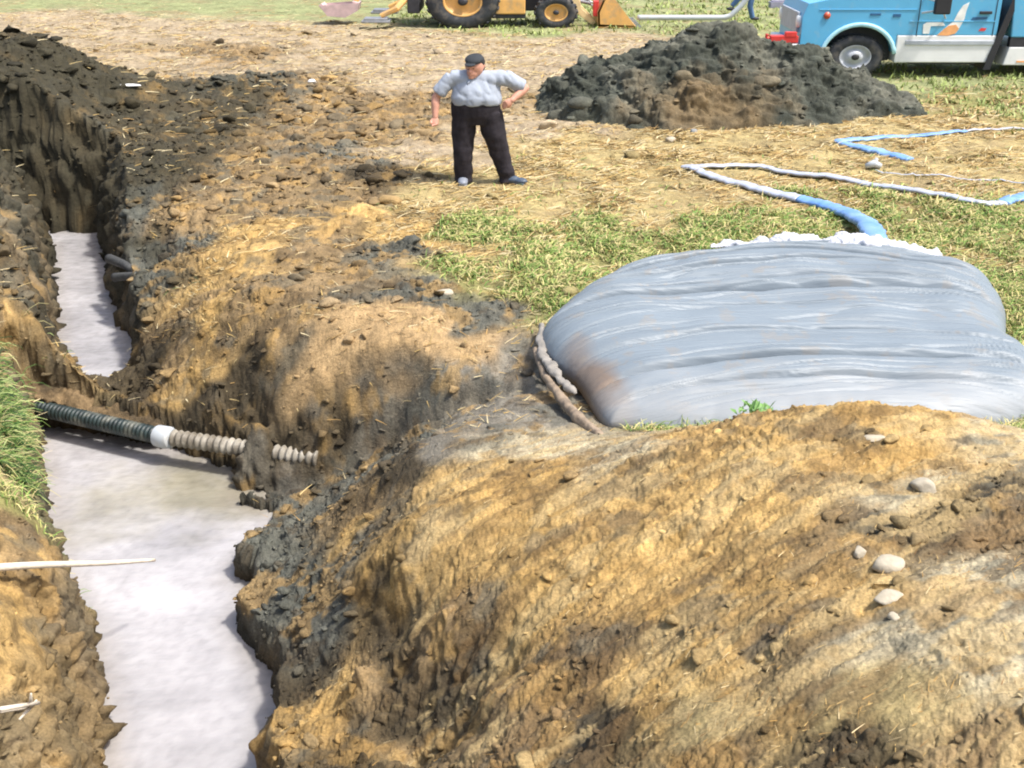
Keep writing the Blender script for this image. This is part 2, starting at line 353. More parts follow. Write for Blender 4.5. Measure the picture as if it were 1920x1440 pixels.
# keep the bank out of the pond interior
# colour
BASE=np.array([lin(CLS[k][0])*K_ALB for k in CK])
col=Wt@BASE
cn=np.ones(x.shape)
c1=fbm(xq,yq,zq,1.1,4,.6); c2=fbm(wx,wy,zq,5.0,3,.6)
cn[q]=np.clip(1+.22*c1+.2*c2,.5,1.5)
col*=cn[:,None]
# painted shade on the far trench walls; mixed-in patches: orange clay, grey clay, dark topsoil of their own outlines
def patchmix(c,msk,colr,amt): 
    a=np.zeros(x.shape); a[q]=np.clip(msk,0,1)*amt
    return c*(1-a[:,None])+lin(colr)*K_ALB*a[:,None]
soily=(Wt[:,[CK.index(k) for k in 'BOKMP']].sum(1)+.25*Wt[:,CK.index('D')])[q]*np.clip(1-isw*.7,0,1)
wall_shade=np.clip((xq+yq*.0+3.9)*-1.2,0,1)*np.clip((yq-14.5)/1.5,0,1)*np.clip((24-yq)/2,0,1)
wall_shade=np.maximum(wall_shade,.85*np.clip((1.0-dn)*2.5,0,1)*np.clip((yq-10.8)/1.5,0,1)*(yq<20)*np.clip(.6+nz*1.2,0,1))
col=patchmix(col,wall_shade,(84,80,62),.9)  # shade of the far trench walls, put into the soil colour
soily=soily*(1-.8*wall_shade)
col=patchmix(col,(fbm(xq+31,yq,zq,1.7,4,.6)-.18)*5*soily,(120,122,110),.5)
col=patchmix(col,(fbm(xq-31,yq+5,zq,2.3,4,.6)-.2)*5*soily,(236,190,112),.5)
col=patchmix(col,(fbm(xq-11,yq+55,zq,2.9,4,.6)-.25)*5*soily,(112,92,64),.5)
col=patchmix(col,(fbm(xq-61,yq*1.6+55,zq,.8,4,.6)-.1)*3*(Wt[:,[CK.index(k) for k in 'TSGV']].sum(1)[q])*(1-wall_shade)*.8,(200,176,130),.6)
stk=fbm(ru*.5+4,rv*2.0,zq*.5,2.2,4,.62); col=patchmix(col,(stk-.15)*4*mdn,(252,220,156),.6); col=patchmix(col,(-stk-.22)*4*mdn,(150,116,72),.4)
wet=np.zeros(x.shape); wet[q]=np.clip((-1.22-P3[q,2])/.12,0,1)*(dn<1.2); col*=(1-.42*wet)[:,None]
idx=np.arange(nr*nc).reshape(nr,nc)
Fq=np.stack([idx[:-1,:-1],idx[:-1,1:],idx[1:,1:],idx[1:,:-1]],-1).reshape(-1,4)
MND=[W(a,b,z)[:2] for a,b,z in ((640,1900,-.6),(625,1440,-.8),(640,1250,-.6),(660,1080,-.4),(665,1000,-.5),(690,890,-.6),(760,835,-.3),(900,832,0),(1130,838,0))]+[Vector((1.0,7.75)),Vector((3.5,7.7)),Vector((6,7.5)),Vector((6,1.2)),Vector((-.6,1.2))]
MND=np.array([tuple(p) for p in MND])
fcx=P3[Fq,0].mean(1); fcy=P3[Fq,1].mean(1)
cand=(fcy<8.2)&(fcy>1)&(np.abs(fcx)<7); im=np.zeros(len(Fq),bool); im[cand]=inside(fcx[cand]+.05*np.sin(fcy[cand]*9),fcy[cand],MND)
def sub(Fs,name,vn):
    u,inv=np.unique(Fs,return_inverse=True)
    o=put(name,P3[u],inv.reshape(Fs.shape),SOIL,col=col[u])
    return o
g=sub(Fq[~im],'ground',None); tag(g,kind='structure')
mo=sub(Fq[im],'soil_mound',None); tag(mo,'big mound of golden brown dug soil and straw filling the lower right foreground','soil mound')
# ------------------------------------------------------------------ water
WX,WY=np.meshgrid(np.linspace(-12,1.5,420),np.linspace(2.5,20,560)); wx_,wy_=WX.ravel(),WY.ravel()
wz=ZW+.004*fbm(wx_,wy_,wx_*0,2.2,3)+.002*fbm(wx_,wy_*1.6,wx_*0,7,2)
sd=np.minimum(sdf(wx_,wy_,NEARW),sdf(wx_,wy_,FARW)); okv=(sd<.32).reshape(WX.shape)
wi=np.arange(WX.size).reshape(WX.shape); Fw=np.stack([wi[:-1,:-1],wi[:-1,1:],wi[1:,1:],wi[1:,:-1]],-1).reshape(-1,4)
ok4=okv.ravel()[Fw].all(1); Fw=Fw[ok4]
wm=bpy.data.materials.new('muddy_water'); wm.use_nodes=True; n=wm.node_tree.nodes;l=wm.node_tree.links;b=n['Principled BSDF']
b.inputs['Roughness'].default_value=.05; b.inputs['IOR'].default_value=1.33; b.inputs['Specular IOR Level'].default_value=1.0; b.inputs['Coat Weight'].default_value=0
tc=n.new('ShaderNodeTexCoord'); at=n.new('ShaderNodeAttribute'); at.attribute_name='tint'; l.new(at.outputs['Color'],b.inputs['Base Color'])
n2=n.new('ShaderNodeTexNoise'); n2.inputs['Scale'].default_value=8; n2.inputs['Detail'].default_value=8; n2.inputs['Roughness'].default_value=.62; mp=n.new('ShaderNodeMapping'); mp.inputs['Scale'].default_value=(.6,1.25,1); l.new(tc.outputs['Object'],mp.inputs[0]); l.new(mp.outputs[0],n2.inputs['Vector'])
bp=n.new('ShaderNodeBump'); bp.inputs['Distance'].default_value=.017; l.new(n2.outputs[0],bp.inputs['Height']); l.new(bp.outputs[0],b.inputs['Normal'])
wp=W(350,930,ZW); mudd=np.clip(1.25-np.hypot((wx_-wp.x)/1.1,(wy_-wp.y)/.75)+.5*fbm(wx_,wy_,wx_*0,1.1,4,.6),0,1)[:,None]
sw=fbm(wx_+.3*perlin(wx_*1.5,wy_*1.5,wx_*0),wy_,wx_*0+3,1.0,5,.65)[:,None]; shore=np.clip(1+sd*5,0,1)[:,None]*.35
wcol=np.array([.365,.352,.35])*(1+.22*sw); wcol=wcol*(1-mudd)+np.array([.25,.23,.17])*(1+.2*sw)*mudd; wcol=wcol*(1-shore)+np.array([.26,.22,.17])*shore
wcol*=(1+.07*fbm(wx_,wy_*1.5,wx_*0+8,4.0,4,.7)+.10*np.clip(fbm(wx_,wy_,wx_*0+5,12,3,.6)*-1.5,-1,.2))[:,None]; wo=put('water',np.stack([wx_,wy_,wz],1),Fw,wm,col=wcol); tag(wo,kind='structure')
# tidy unused verts
bm=bmesh.new(); bm.from_mesh(wo.data); bmesh.ops.delete(bm,geom=[v for v in bm.verts if not v.link_faces],context='VERTS'); bm.to_mesh(wo.data); bm.free()
wo.data.polygons.foreach_set('use_smooth',[True]*len(wo.data.polygons))

# lookup of the finished surface
act2=(rows>1.7)&(rows<63); R0=np.where(act2)[0]; 
def ground_z(px_,py_):
    r=np.interp(py_,rows[R0],R0); r0=int(r); h_=hw[r0]; cidx=len(ext)+(px_/h_+1)/2*(NC-1)
    c0=int(np.clip(cidx,0,nc-1)); return float(P3[r0*nc+c0,2])
# ------------------------------------------------------------------ scatter: clods, straw, grass
area=np.zeros(x.shape); gx=np.gradient(GX,axis=1)*np.gradient(GY,axis=0); area=np.abs(gx).ravel()
vis=(np.abs(x)<(hw[:,None]*np.ones(nc)).ravel()*1.02)&(y>1.9)&(y<60)
vis&=~((np.abs(s)>1.0)[None,:]*np.ones((nr,1),bool)).ravel()
BAGC=[(1012,640),(1050,590),(1120,545),(1175,495),(1330,470),(1460,460),(1600,462),(1750,482),(1845,512),(1885,575),(1890,660),(1940,712),(1960,800),(1700,840),(1400,842),(1180,815),(1130,800),(1080,730),(1035,690)]
BAGZ=[.06,.10,.12,.25,.3,.3,.3,.3,.25,.15,.05,0,0,0,0,0,0,0,.04]
BAGW=np.array([tuple(W(a,b,z)[:2]) for (a,b),z in zip(BAGC,BAGZ)])
inb=np.zeros(x.shape,bool); mm=vis&(y>6)&(y<14); inb[mm]=sdf(x[mm],y[mm],BAGW)<-.05
dens={k:(Wt@np.array([CLS[c][i] for c in CK])) for i,k in ((1,'straw'),(2,'grass'),(3,'clod'))}
NN=normals(P3[:,0].reshape(nr,nc),P3[:,1].reshape(nr,nc),P3[:,2].reshape(nr,nc)).reshape(-1,3)
def pick(wgt,n,falloff=1.4):
    p=wgt*area/np.maximum(y,3)**falloff*vis*(~inb)*(P3[:,2]>ZW+.02); p=np.maximum(p,0); p/=p.sum()
    i=RNG.choice(len(p),n,p=p); return i
im_v=((y<7.6)&(x>-1)&(x<5)).astype(float)
def ico(sub_):
    bm=bmesh.new(); bmesh.ops.create_icosphere(bm,subdivisions=sub_,radius=1); v=np.array([tuple(q.co) for q in bm.verts]); f=np.array([[a.index for a in q.verts] for q in bm.faces]); bm.free(); return v,f
def clods(name,idxs,size,label,cat,matr=SOIL,dark=1.0,sq=.62):
    v,f=ico(2); n=len(idxs); V=np.repeat(v[None],n,0)
    # angular lumps: squash along random planes
    for _ in range(6):
        nn=RNG.normal(size=(n,3)); nn/=np.linalg.norm(nn,axis=1)[:,None]; dd=RNG.uniform(.25,.7,n)
        dt=np.einsum('nij,nj->ni',V,nn)-dd[:,None]; V-=np.maximum(dt,0)[...,None]*nn[:,None,:]
    sz=size*(RNG.pareto(2.4,n)*.6+.35); sz=np.minimum(sz,size*3.2)*np.clip(y[idxs]/9,.75,2.2)
    sc3=sz[:,None]*RNG.uniform(.7,1.35,(n,3))*np.array([1.25,1,sq])
    V=V*sc3[:,None,:]
    a=RNG.uniform(0,6.28,n); ca,sa=np.cos(a),np.sin(a); X=V[...,0]*ca[:,None]-V[...,1]*sa[:,None]; Y=V[...,0]*sa[:,None]+V[...,1]*ca[:,None]
    V=np.stack([X,Y,V[...,2]],-1)
    off=P3[idxs]+NN[idxs]*(sz*.15)[:,None]
    off[:,:2]+=RNG.normal(size=(n,2))*.01*1
    V+=off[:,None,:]
    V+=(np.stack([perlin(V[...,0]*24,V[...,1]*24,V[...,2]*24)]*3,-1))*(sz*.25)[:,None,None]*NN[idxs][:,None,:]
    cl=col[idxs]*RNG.uniform(.62,1.35,(n,1))*dark
    FF=(f[None]+np.arange(n)[:,None,None]*len(v)).reshape(-1,3)
    o=put(name,V.reshape(-1,3),FF,matr,smooth=False,col=np.repeat(cl,len(v),0)); tag(o,label,cat,kind='stuff'); return o
i=pick(dens['clod']**1.5*(1-.6*(im_v))*(.25+1.5*np.clip(Wt@np.array([CLS[c][4]*10 for c in CK]),0,1)),15000,1.5)
clods('soil_clods',i,.023,'loose crumbled clods of brown and grey soil lying over the dug ground','soil clods')
def blades(name,idxs,length,width,colr,lie,label,cat,cvar=.25,direc=None,seg=3):
    n=len(idxs); base=P3[idxs].copy(); base[:,:2]+=RNG.normal(size=(n,2))*.02
    a=RNG.uniform(0,6.28,n) if direc is None else direc(idxs)
    k=np.clip(y[idxs]/9,.7,3.2)
    L=length*RNG.uniform(.5,1.5,n)*k**.35; Wd=width*RNG.uniform(.6,1.4,n)*k
    el=np.clip(RNG.normal(lie[0],lie[1],n),.02,1.5)
    h=np.stack([np.cos(a),np.sin(a),0*a],1); side=np.stack([-np.sin(a),np.cos(a),0*a],1)
    pts=[base+NN[idxs]*.004]; cur=pts[0]; e=el.copy()
    for j in range(seg):
        st=L/seg; cur=cur+h*(np.cos(e)*st)[:,None]+np.array([0,0,1])*(np.sin(e)*st)[:,None]; pts.append(cur); e=e-RNG.uniform(.15,.55,n)*(lie[2])
    V=[];
    for j,p in enumerate(pts):
        t=1-(j/seg)**2*.85; V+= [p-side*(Wd*t*.5)[:,None],p+side*(Wd*t*.5)[:,None]+np.array([0,0,1])*(Wd*.25)[:,None]]
    V=np.stack(V,1); m=V.shape[1]
    fb=np.array([[2*j,2*j+1,2*j+3,2*j+2] for j in range(seg)])
    FF=(fb[None]+np.arange(n)[:,None,None]*m).reshape(-1,4)
    cs=np.array([lin(c) for c in colr])*K_ALB*1.35; c=cs[RNG.integers(0,len(cs),n)]*RNG.uniform(1-cvar,1+cvar,(n,1))
    o=put(name,V.reshape(-1,3),FF,BLADE,smooth=False,col=np.repeat(c,m,0)); tag(o,label,cat,kind='stuff'); return o
def lay(idxs):
    n=len(idxs); near=(y[idxs]<8)
    a=np.where(near,RNG.normal(.75,.45,n),RNG.normal(.15,.8,n)); return a+np.where(RNG.random(n)<.5,math.pi,0)
patchs=np.zeros(x.shape); patchs[q]=np.clip(.5+fbm(xq,yq,zq*0,1.2,3)*1.6,.05,1.5)
i=pick(dens['straw']**1.3*patchs*(y>8),60000,1.15); blades('straw',i,.13,.008,[(226,200,138),(208,176,108),(236,218,170),(186,150,92)],(.12,.12,.2),'dry cut straw lying scattered over the trampled field','straw',direc=lay)
im2=im; 
i=pick(dens['straw']**1.0*patchs*(y<8)*(x>-2),5000,1.0); blades('straw',i,.06,.0035,[(226,190,120),(204,160,88),(236,212,160),(150,112,62)],(.06,.10,.15),'short straw stalks mixed into the foreground soil mound','straw',direc=lay)
gn=np.zeros(x.shape); gn[q]=np.clip(.6+fbm(xq+9,yq*1.2,zq*0,1.1,4)*1.6,.05,1.4)
wg=dens['grass']**2*gn*(y>7)*(x>-4)
i=pick(wg*(y<17),70000,1.1); blades('grass',i,.115,.009,[(122,156,74),(148,178,88),(200,200,118),(120,140,62),(222,208,142),(232,214,150)],(.55,.3,1.6),'green and yellow tufts of grass growing around the grey bag','grass')
i=pick(wg*(y>=17),26000,.9); blades('grass',i,.08,.014,[(176,192,112),(190,200,128),(160,176,96)],(.9,.3,.6),'short mown grass of the far field behind the machines','grass')
# lush grass on the left bank
lb=((x<-2.2)&(y>7.4)&(y<12.5)&(P3[:,2]>-.95)&(x<-3.1-.0*(y))).astype(float)
ce=W(5,780,-.25); lbw=lb*np.exp(-(((x-ce.x)/.55)**2+((y-ce.y)/1.5)**2))*(P3[:,2]>-.7)
lbw*=np.clip(.35+1.6*perlin(x*3.1,y*2.2,x*0+5),0,1)
i=pick(lbw,3600,0); blades('bank_grass',i,.22,.011,[(92,130,56),(130,158,74),(66,102,46),(176,190,120),(44,74,36),(200,190,130)],(.8,.4,1.5),'lush green grass overhanging the left trench bank beside the pipe','grass',direc=lambda q_:RNG.normal(-.25,.9,len(q_)))

# ------------------------------------------------------------------ materials for objects
M=dict(
 blue=mat('truck_blue_paint',(.11,.43,.68),.35,0,.05,2,coat=.4,dirt=((.45,.47,.42),.56,.25)),
 white=mat('truck_white_paint',(.78,.78,.76),.4,0,.05,3,dirt=((.5,.44,.34),.58,.35)),
 trim=mat('grey_trim',(.42,.45,.48),.5,0,.1,6),
 rubber=mat('rubber',(.035,.038,.042),.85,0,.3,9,.004,60,dirt=((.2,.17,.13),.5,.5)),
 rim=mat('white_rim',(.46,.48,.51),.4,0,.08,8,dirt=((.3,.26,.2),.55,.5)),
 dark=mat('dark_metal',(.03,.03,.035),.6,0,.3,8),
 black=mat('black_plastic',(.02,.02,.024),.5),
 yellow=mat('machine_orange_paint',(.72,.40,.12),.5,0,.12,4,dirt=((.35,.27,.17),.5,.6)),
 grey=mat('worn_steel',(.35,.36,.37),.45,.6,.2,8),
 glass=mat('dark_glass',(.03,.05,.06),.08,0,.1,3,spec=.8),
 red=mat('red_paint',(.68,.05,.04),.45,0,.15,6),
 amber=mat('amber_lens',(.55,.10,.05),.3),
 orange=mat('decal_orange',(.85,.40,.16),.5),
 dwhite=mat('decal_white',(.82,.82,.78),.5),
 dnavy=mat('decal_navy',(.03,.12,.25),.5),
 skin=mat('skin',(.58,.29,.20),.55,0,.12,14),
 shirt=mat('shirt_cotton',(.34,.375,.43),.85,0,.1,7,.004,30,spec=.2),
 trousers=mat('dark_trousers',(.030,.026,.030),.9,0,.3,12,.004,30,spec=.15),
 hair=mat('dark_hair',(.022,.018,.018),.7,0,.3,50,.003,90),
 cap=mat('dark_cap_cloth',(.03,.035,.04),.9),
 shoe=mat('dark_shoe',(.05,.07,.10),.5),
 shoeg=mat('pale_shoe',(.22,.24,.28),.5),
 jean=mat('denim',(.07,.14,.28),.85,0,.2,15),
 hose=mat('blue_layflat_hose',(.12,.27,.60),.45,0,.12,3,col2=(.26,.42,.66),bump=.004,bscale=12),
 hosew=mat('pale_hose',(.40,.43,.50),.45,0,.1,3,bump=.003,bscale=12,dirt=((.4,.34,.24),.55,.4)),
 pvc=mat('white_pvc',(.46,.49,.50),.4,0,.06,5,dirt=((.4,.33,.22),.55,.5)),
 darkpipe=mat('black_green_pipe',(.018,.030,.028),.5,0,.5,10,dirt=((.17,.16,.12),.50,.8)),
 stone=mat('pale_stone',(.40,.35,.26),.85,0,.2,14,.006,40),
 stoneg=mat('grey_stone',(.24,.25,.24),.85,0,.3,14,.006,40),
 wood=mat('bleached_wood',(.62,.54,.42),.8,0,.15,20,.003,60),
 wooddark=mat('brown_wood',(.20,.12,.07),.85,0,.3,20,.003,60),
 root=mat('wet_root',(.06,.06,.055),.7,0,.4,20,.004,50),
 weed=mat('green_leaf',(.16,.30,.08),.6),
)
def on(px,py,z=0): return W(px,py,z)

# ------------------------------------------------------------------ dark soil heap
def heap():
    Yc=21.2; NXh,NYh=420,300
    rp_=[(985,215),(1015,175),(1060,135),(1090,110),(1150,95),(1210,84),(1280,62),(1350,42),(1385,50),(1450,76),(1520,92),(1570,108),(1620,130),(1680,160),(1715,180),(1745,205)]
    rx=[xat(a,b,Yc) for a,b in rp_]; rz=[max(zat(b,Yc),0) for a,b in rp_]
    xs=np.linspace(rx[0]-.2,rx[-1]+.2,NXh); ys=np.linspace(17.6,24.2,NYh); X,Y=np.meshgrid(xs,ys)
    rzx=np.interp(X,rx,rz,left=0,right=0)
    fr=np.interp(X,[rx[0],xat(1150,250,19),xat(1450,240,19.3),xat(1740,200,20.3)],[20.4,18.7,19.1,20.2]); bk=23.6
    t=np.where(Y<Yc,(Yc-Y)/(Yc-fr),(Y-Yc)/(bk-Yc)); t=t+.22*perlin(X*.9,Y*.9,X*0)+.10*perlin(X*2.6,Y*2.6,X*0+4); t=np.clip(t,0,1.3)
    prof=np.clip(1-t**1.25,-.25,1)
    Zh=rzx*prof
    xx,yy=X.ravel(),Y.ravel(); zz=Zh.ravel()
    env=np.clip((1.05-t.ravel())*3,0,1)*np.clip(rzx.ravel()*3,0,1)
    nrm=normals(X,Y,Zh).reshape(-1,3)
    wxx=xx+.25*perlin(xx*1.2,yy*1.2,zz*1.2)
    dd=(.15*fbm(wxx*.6,yy,zz*1.5,1.3,3,.55,True)-.04*fbm(wxx*.5,yy,zz*1.6,4.1,4,.6,True)+.03*fbm(wxx,yy,zz,5.5,4,.6,True))*env
    Pv=np.stack([xx,yy,zz],1)+nrm*dd[:,None]; Pv[:,2]-= .05+(1-env)*.12
    n1=fbm(xx,yy,zz,1.0,4,.6); brown=np.clip(1.2-np.hypot((xx-xat(1350,200,19.6))/1.5,(yy-19.4)/1.0)+n1*.7,0,1)
    bl=np.clip(.35+n1*1.5,0,1)
    cdk=lin((96,100,88))*K_ALB; cgr=lin((138,138,122))*K_ALB; cbr=lin((156,132,94))*K_ALB
    c=cdk*(1-bl[:,None])+cgr*bl[:,None]; c=c*(1-brown[:,None]*.85)+cbr*brown[:,None]*.85
    c*=np.clip(1+.3*fbm(xx,yy,zz,4,3),.5,1.5)[:,None]
    ix=np.arange(NXh*NYh).reshape(NYh,NXh); Fh=np.stack([ix[:-1,:-1],ix[:-1,1:],ix[1:,1:],ix[1:,:-1]],-1).reshape(-1,4)
    o=thing('soil_heap',(xat(1350,200,Yc),Yc,0))
    base=Vector(o.location)
    hp=put('heap_soil',Pv-np.array(base),Fh,SOIL,o,col=c)
    tag(o,'long heap of dark grey topsoil piled in front of the blue truck','soil heap')
    # clods on it
    pr=env*(zz>-.0); pr=pr/pr.sum(); n=700; ii=RNG.choice(len(pr),n,p=pr); v,f=ico(2); V=np.repeat(v[None],n,0)
    for _ in range(6):
        nn=RNG.normal(size=(n,3)); nn/=np.linalg.norm(nn,axis=1)[:,None]; dq=np.einsum('nij,nj->ni',V,nn)-RNG.uniform(.4,.8,n)[:,None]; V-=np.maximum(dq,0)[...,None]*nn[:,None,:]
    sz=np.minimum(.05*(RNG.pareto(2.2,n)*.6+.4),.17); V=V*(sz[:,None]*RNG.uniform(.7,1.4,(n,3))*np.array([1.3,1,.7]))[:,None,:]+(Pv[ii]-np.array(base))[:,None,:]
    cl=c[ii]*RNG.uniform(.6,1.5,(n,1)); FF=(f[None]+np.arange(n)[:,None,None]*len(v)).reshape(-1,3)
    k=put('heap_clods',V.reshape(-1,3),FF,SOIL,o,col=np.repeat(cl,len(v),0)); k['kind']='stuff'
heap()

# ------------------------------------------------------------------ filter bag
def bag():
    root=thing('filter_bag',(BAGW[:,0].mean(),BAGW[:,1].mean(),0)); c0=np.array([BAGW[:,0].mean(),BAGW[:,1].mean()])
    # closed spline boundary
    m=len(BAGW); NT=720; tt=np.arange(NT)/NT*m; i0=np.floor(tt).astype(int); f=(tt-i0)[:,None]
    p0,p1,p2,p3=[BAGW[(i0+k)%m] for k in(-1,0,1,2)]
    B=.5*((2*p1)+(-p0+p2)*f+(2*p0-5*p1+4*p2-p3)*f*f+(-p0+3*p1-3*p2+p3)*f**3)
    NR=260; rr=np.linspace(0,1,NR)
    # r from centre 0 to edge 1, then tucked under
    R=rr; X=c0[0]+(B[:,0]-c0[0])[None,:]*R[:,None]; Y=c0[1]+(B[:,1]-c0[1])[None,:]*R[:,None]
    ang=np.arctan2(B[:,1]-c0[1],B[:,0]-c0[0])
    flat=.5
    hh=.47*(1-R[:,None]**8)**.5*np.ones((1,NT))
    hh*=1+.16*fbm((X*.5).ravel(),(Y*.7).ravel(),X.ravel()*0+2,1.2,3).reshape(X.shape)
    # higher at the back right, lower at near left
    u=(X-c0[0])/2.2; v=(Y-c0[1])/2.2
    hh*=np.clip(.88+.18*v+.12*u,.5,1.25)
    # wrinkles: long pulled folds across the bag, arching
    arch=v-.16*(1-u*u)-.05*u; x_=X.ravel();y_=Y.ravel()
    a=arch.ravel()+.05*fbm(x_*.3,y_*.6,x_*0,1.0,3)
    w_=-.030*np.maximum(0,1-np.abs(perlin(a*6.2,x_*.16,a*0+2.2))/.05)-.020*np.maximum(0,1-np.abs(perlin(a*15,x_*.3+3,a*0+8.2))/.10)-.006*np.maximum(0,1-np.abs(perlin(a*20,x_*.4+3,a*0+1.2))/.3)
    for a0,dp,wd_ in ((-.84,.06,.010),(-.68,.09,.012),(-.43,.05,.010),(.02,.14,.016),(.10,.05,.009),(.26,.07,.010),(.40,.11,.012),(.50,.05,.008),(.60,.08,.010),(.74,.06,.010)):
        ln=np.clip(1.25-np.abs(u.ravel()+.15*math.sin(a0*9))*1.05,0,1)**.7
        da=a-a0-.02*np.sin(x_*1.7+a0*8); w_-=dp*ln*np.exp(-(da/wd_)**2)-dp*.22*ln*np.exp(-((da-wd_*2.4)/(wd_*2.0))**2)
    w_+=.016*perlin(x_*.8,y_*2.6,x_*0)+.006*perlin(x_*2,y_*9,x_*0)
    e=np.clip((1-R)*7,0,1)[:,None]*np.ones((1,NT))
    Zb=hh+w_.reshape(hh.shape)*e+.0
    # edge puckers
    k=B.shape[0]; puck=.03*np.sin(ang*19+3*np.sin(ang*4))*np.exp(-((1-R[:,None])/.10)**2); Zb=Zb+np.abs(puck)*.6*(R[:,None]<.999)
    Zb=np.maximum(Zb,-.02)+.02
    V=np.stack([X,Y,Zb],-1)
    # under skirt ring
    sk=V[-1:].copy(); sk[...,:2]=c0+(sk[...,:2]-c0)*.95; sk[...,2]=-.03; V=np.concatenate([V,sk],0); nR=NR+1
    V=V.reshape(-1,3)-np.array([c0[0],c0[1],0])
    ix=np.arange(nR*NT).reshape(nR,NT); nx=np.roll(ix,-1,1); Fb=np.stack([ix[:-1],nx[:-1],nx[1:],ix[1:]],-1).reshape(-1,4)[:, ::-1]
    # colours: mud stain at the near left corner, pale along the near edge
    st=W(1110,760,.1); sx_,sy_=V[:,0]+c0[0],V[:,1]+c0[1]
    ds=np.hypot((sx_-st.x+.15*(sy_-st.y))/.30,(sy_-st.y)/.9)+.35*fbm(sx_,sy_,sx_*0,2.5,3)
    stain=np.clip((1.1-ds)*1.8,0,1)[:,None]
    cb=np.array([.185,.218,.242]); c=np.repeat(cb[None],len(V),0)*np.clip(1+.07*fbm(sx_*.5,sy_*3,sx_*0,1.3,3),.8,1.25)[:,None]
    c=c*(1-stain)+np.array([.20,.155,.12])*stain
    spl=np.clip((fbm(sx_,sy_,sx_*0+4,3.5,4,.65)-.42)*5,0,1)[:,None]*.4; c=c*(1-spl)+np.array([.24,.215,.18])*spl
    st2=W(1125,795,.05); s2=np.clip(1.3-np.hypot(sx_-st2.x,sy_-st2.y)/.12+.3*fbm(sx_,sy_,sx_*0,6,2),0,1)[:,None]; c=c*(1-s2)+np.array([.10,.12,.13])*s2
    edge=np.clip((-1.35-(sy_-c0[1]))*2+.4*fbm(sx_,sy_,sx_*0,2.5,3)+.1,0,1)[:,None]*.6; c=c*(1-edge)+np.array([.32,.33,.33])*edge
    m_=tintmat('geotextile',.42); n=m_.node_tree.nodes;l=m_.node_tree.links; b=n['Principled BSDF']; b.inputs['Specular IOR Level'].default_value=.25
    tc=n.new('ShaderNodeTexCoord'); mp=n.new('ShaderNodeMapping'); mp.inputs['Scale'].default_value=(.7,9,3); nz=n.new('ShaderNodeTexNoise'); nz.inputs['Scale'].default_value=3.2; nz.inputs['Detail'].default_value=7
    l.new(tc.outputs['Object'],mp.inputs[0]); l.new(mp.outputs[0],nz.inputs['Vector']); bp=n.new('ShaderNodeBump'); bp.inputs['Distance'].default_value=.016; bp.inputs['Strength'].default_value=.8; l.new(nz.outputs[0],bp.inputs['Height']); l.new(bp.outputs[0],b.inputs['Normal'])
    put('bag_body',V,Fb,m_,root,col=c)
    o_=Vector((c0[0],c0[1],0))
    # white bunched cloth along the back edge
    mb=MB(); pth=[W(px,py,z)-o_ for px,py,z in ((1330,462,.26),(1400,458,.30),(1450,452,.36),(1490,449,.40),(1540,458,.38),(1580,455,.44),(1625,455,.43),(1670,462,.40),(1720,470,.36),(1765,482,.26))]
    mb.tube(pth,[(.05,.012),(.09,.02),(.12,.035),(.15,.06),(.10,.03),(.15,.06),(.18,.08),(.15,.05),(.12,.035),(.05,.012)],14)
    wc=mat('white_cloth',(.50,.51,.54),.7,0,.05,6,.01,10)
    remeshed(mb,'white_cloth_edge',wc,root,.012,1,lambda c:.045*fbm(c[:,0]*.6,c[:,1],c[:,2],5,4,.6,True))
    mb=MB(); pth=[W(px,py,z)-o_ for px,py,z in ((1780,560,.32),(1800,590,.30),(1830,610,.24))]
    pth=[W(px,py,z)-o_ for px,py,z in ((1880,690,.07),(1905,730,.1),(1925,780,.06),(1960,800,.05))]
    mb.tube(pth,[(.07,.05),(.14,.06),(.18,.07),(.12,.05)],14)
    remeshed(mb,'white_cloth_flap',wc,root,.02,3,lambda c:.035*fbm(c[:,0],c[:,1],c[:,2],3.5,3))
    # rolled brown seam at the muddy end
    mb=MB(); mb.tube([W(px,py,z)-o_ for px,py,z in ((1004,655,.07),(1020,700,.06),(1050,745,.05),(1085,785,.05),(1130,822,.06))],[.03,.035,.04,.05,.04],10)
    sm=mat('muddy_seam',(.25,.19,.13),.85,0,.35,12,.006,40)
    remeshed(mb,'rolled_seam',sm,root,.012,2,lambda c:.012*fbm(c[:,0],c[:,1],c[:,2],9,3))
    mb=MB(); mb.tube([W(px,py,z)-o_ for px,py,z in ((1016,610,.12),(1012,640,.12),(1022,672,.12),(1046,705,.12),(1080,740,.10))],[(.015,.02),(.04,.025),(.05,.03),(.05,.03),(.03,.02)],12)
    remeshed(mb,'gathered_end',mat('muddy_white_cloth',(.24,.22,.19),.8,0,.2,9,.008,20),root,.014,2,lambda c:.03*fbm(c[:,0],c[:,1],c[:,2],6,3))
    tag(root,'large swollen grey blue fabric filter bag lying on the grass and leaking mud','filter bag')
bag()

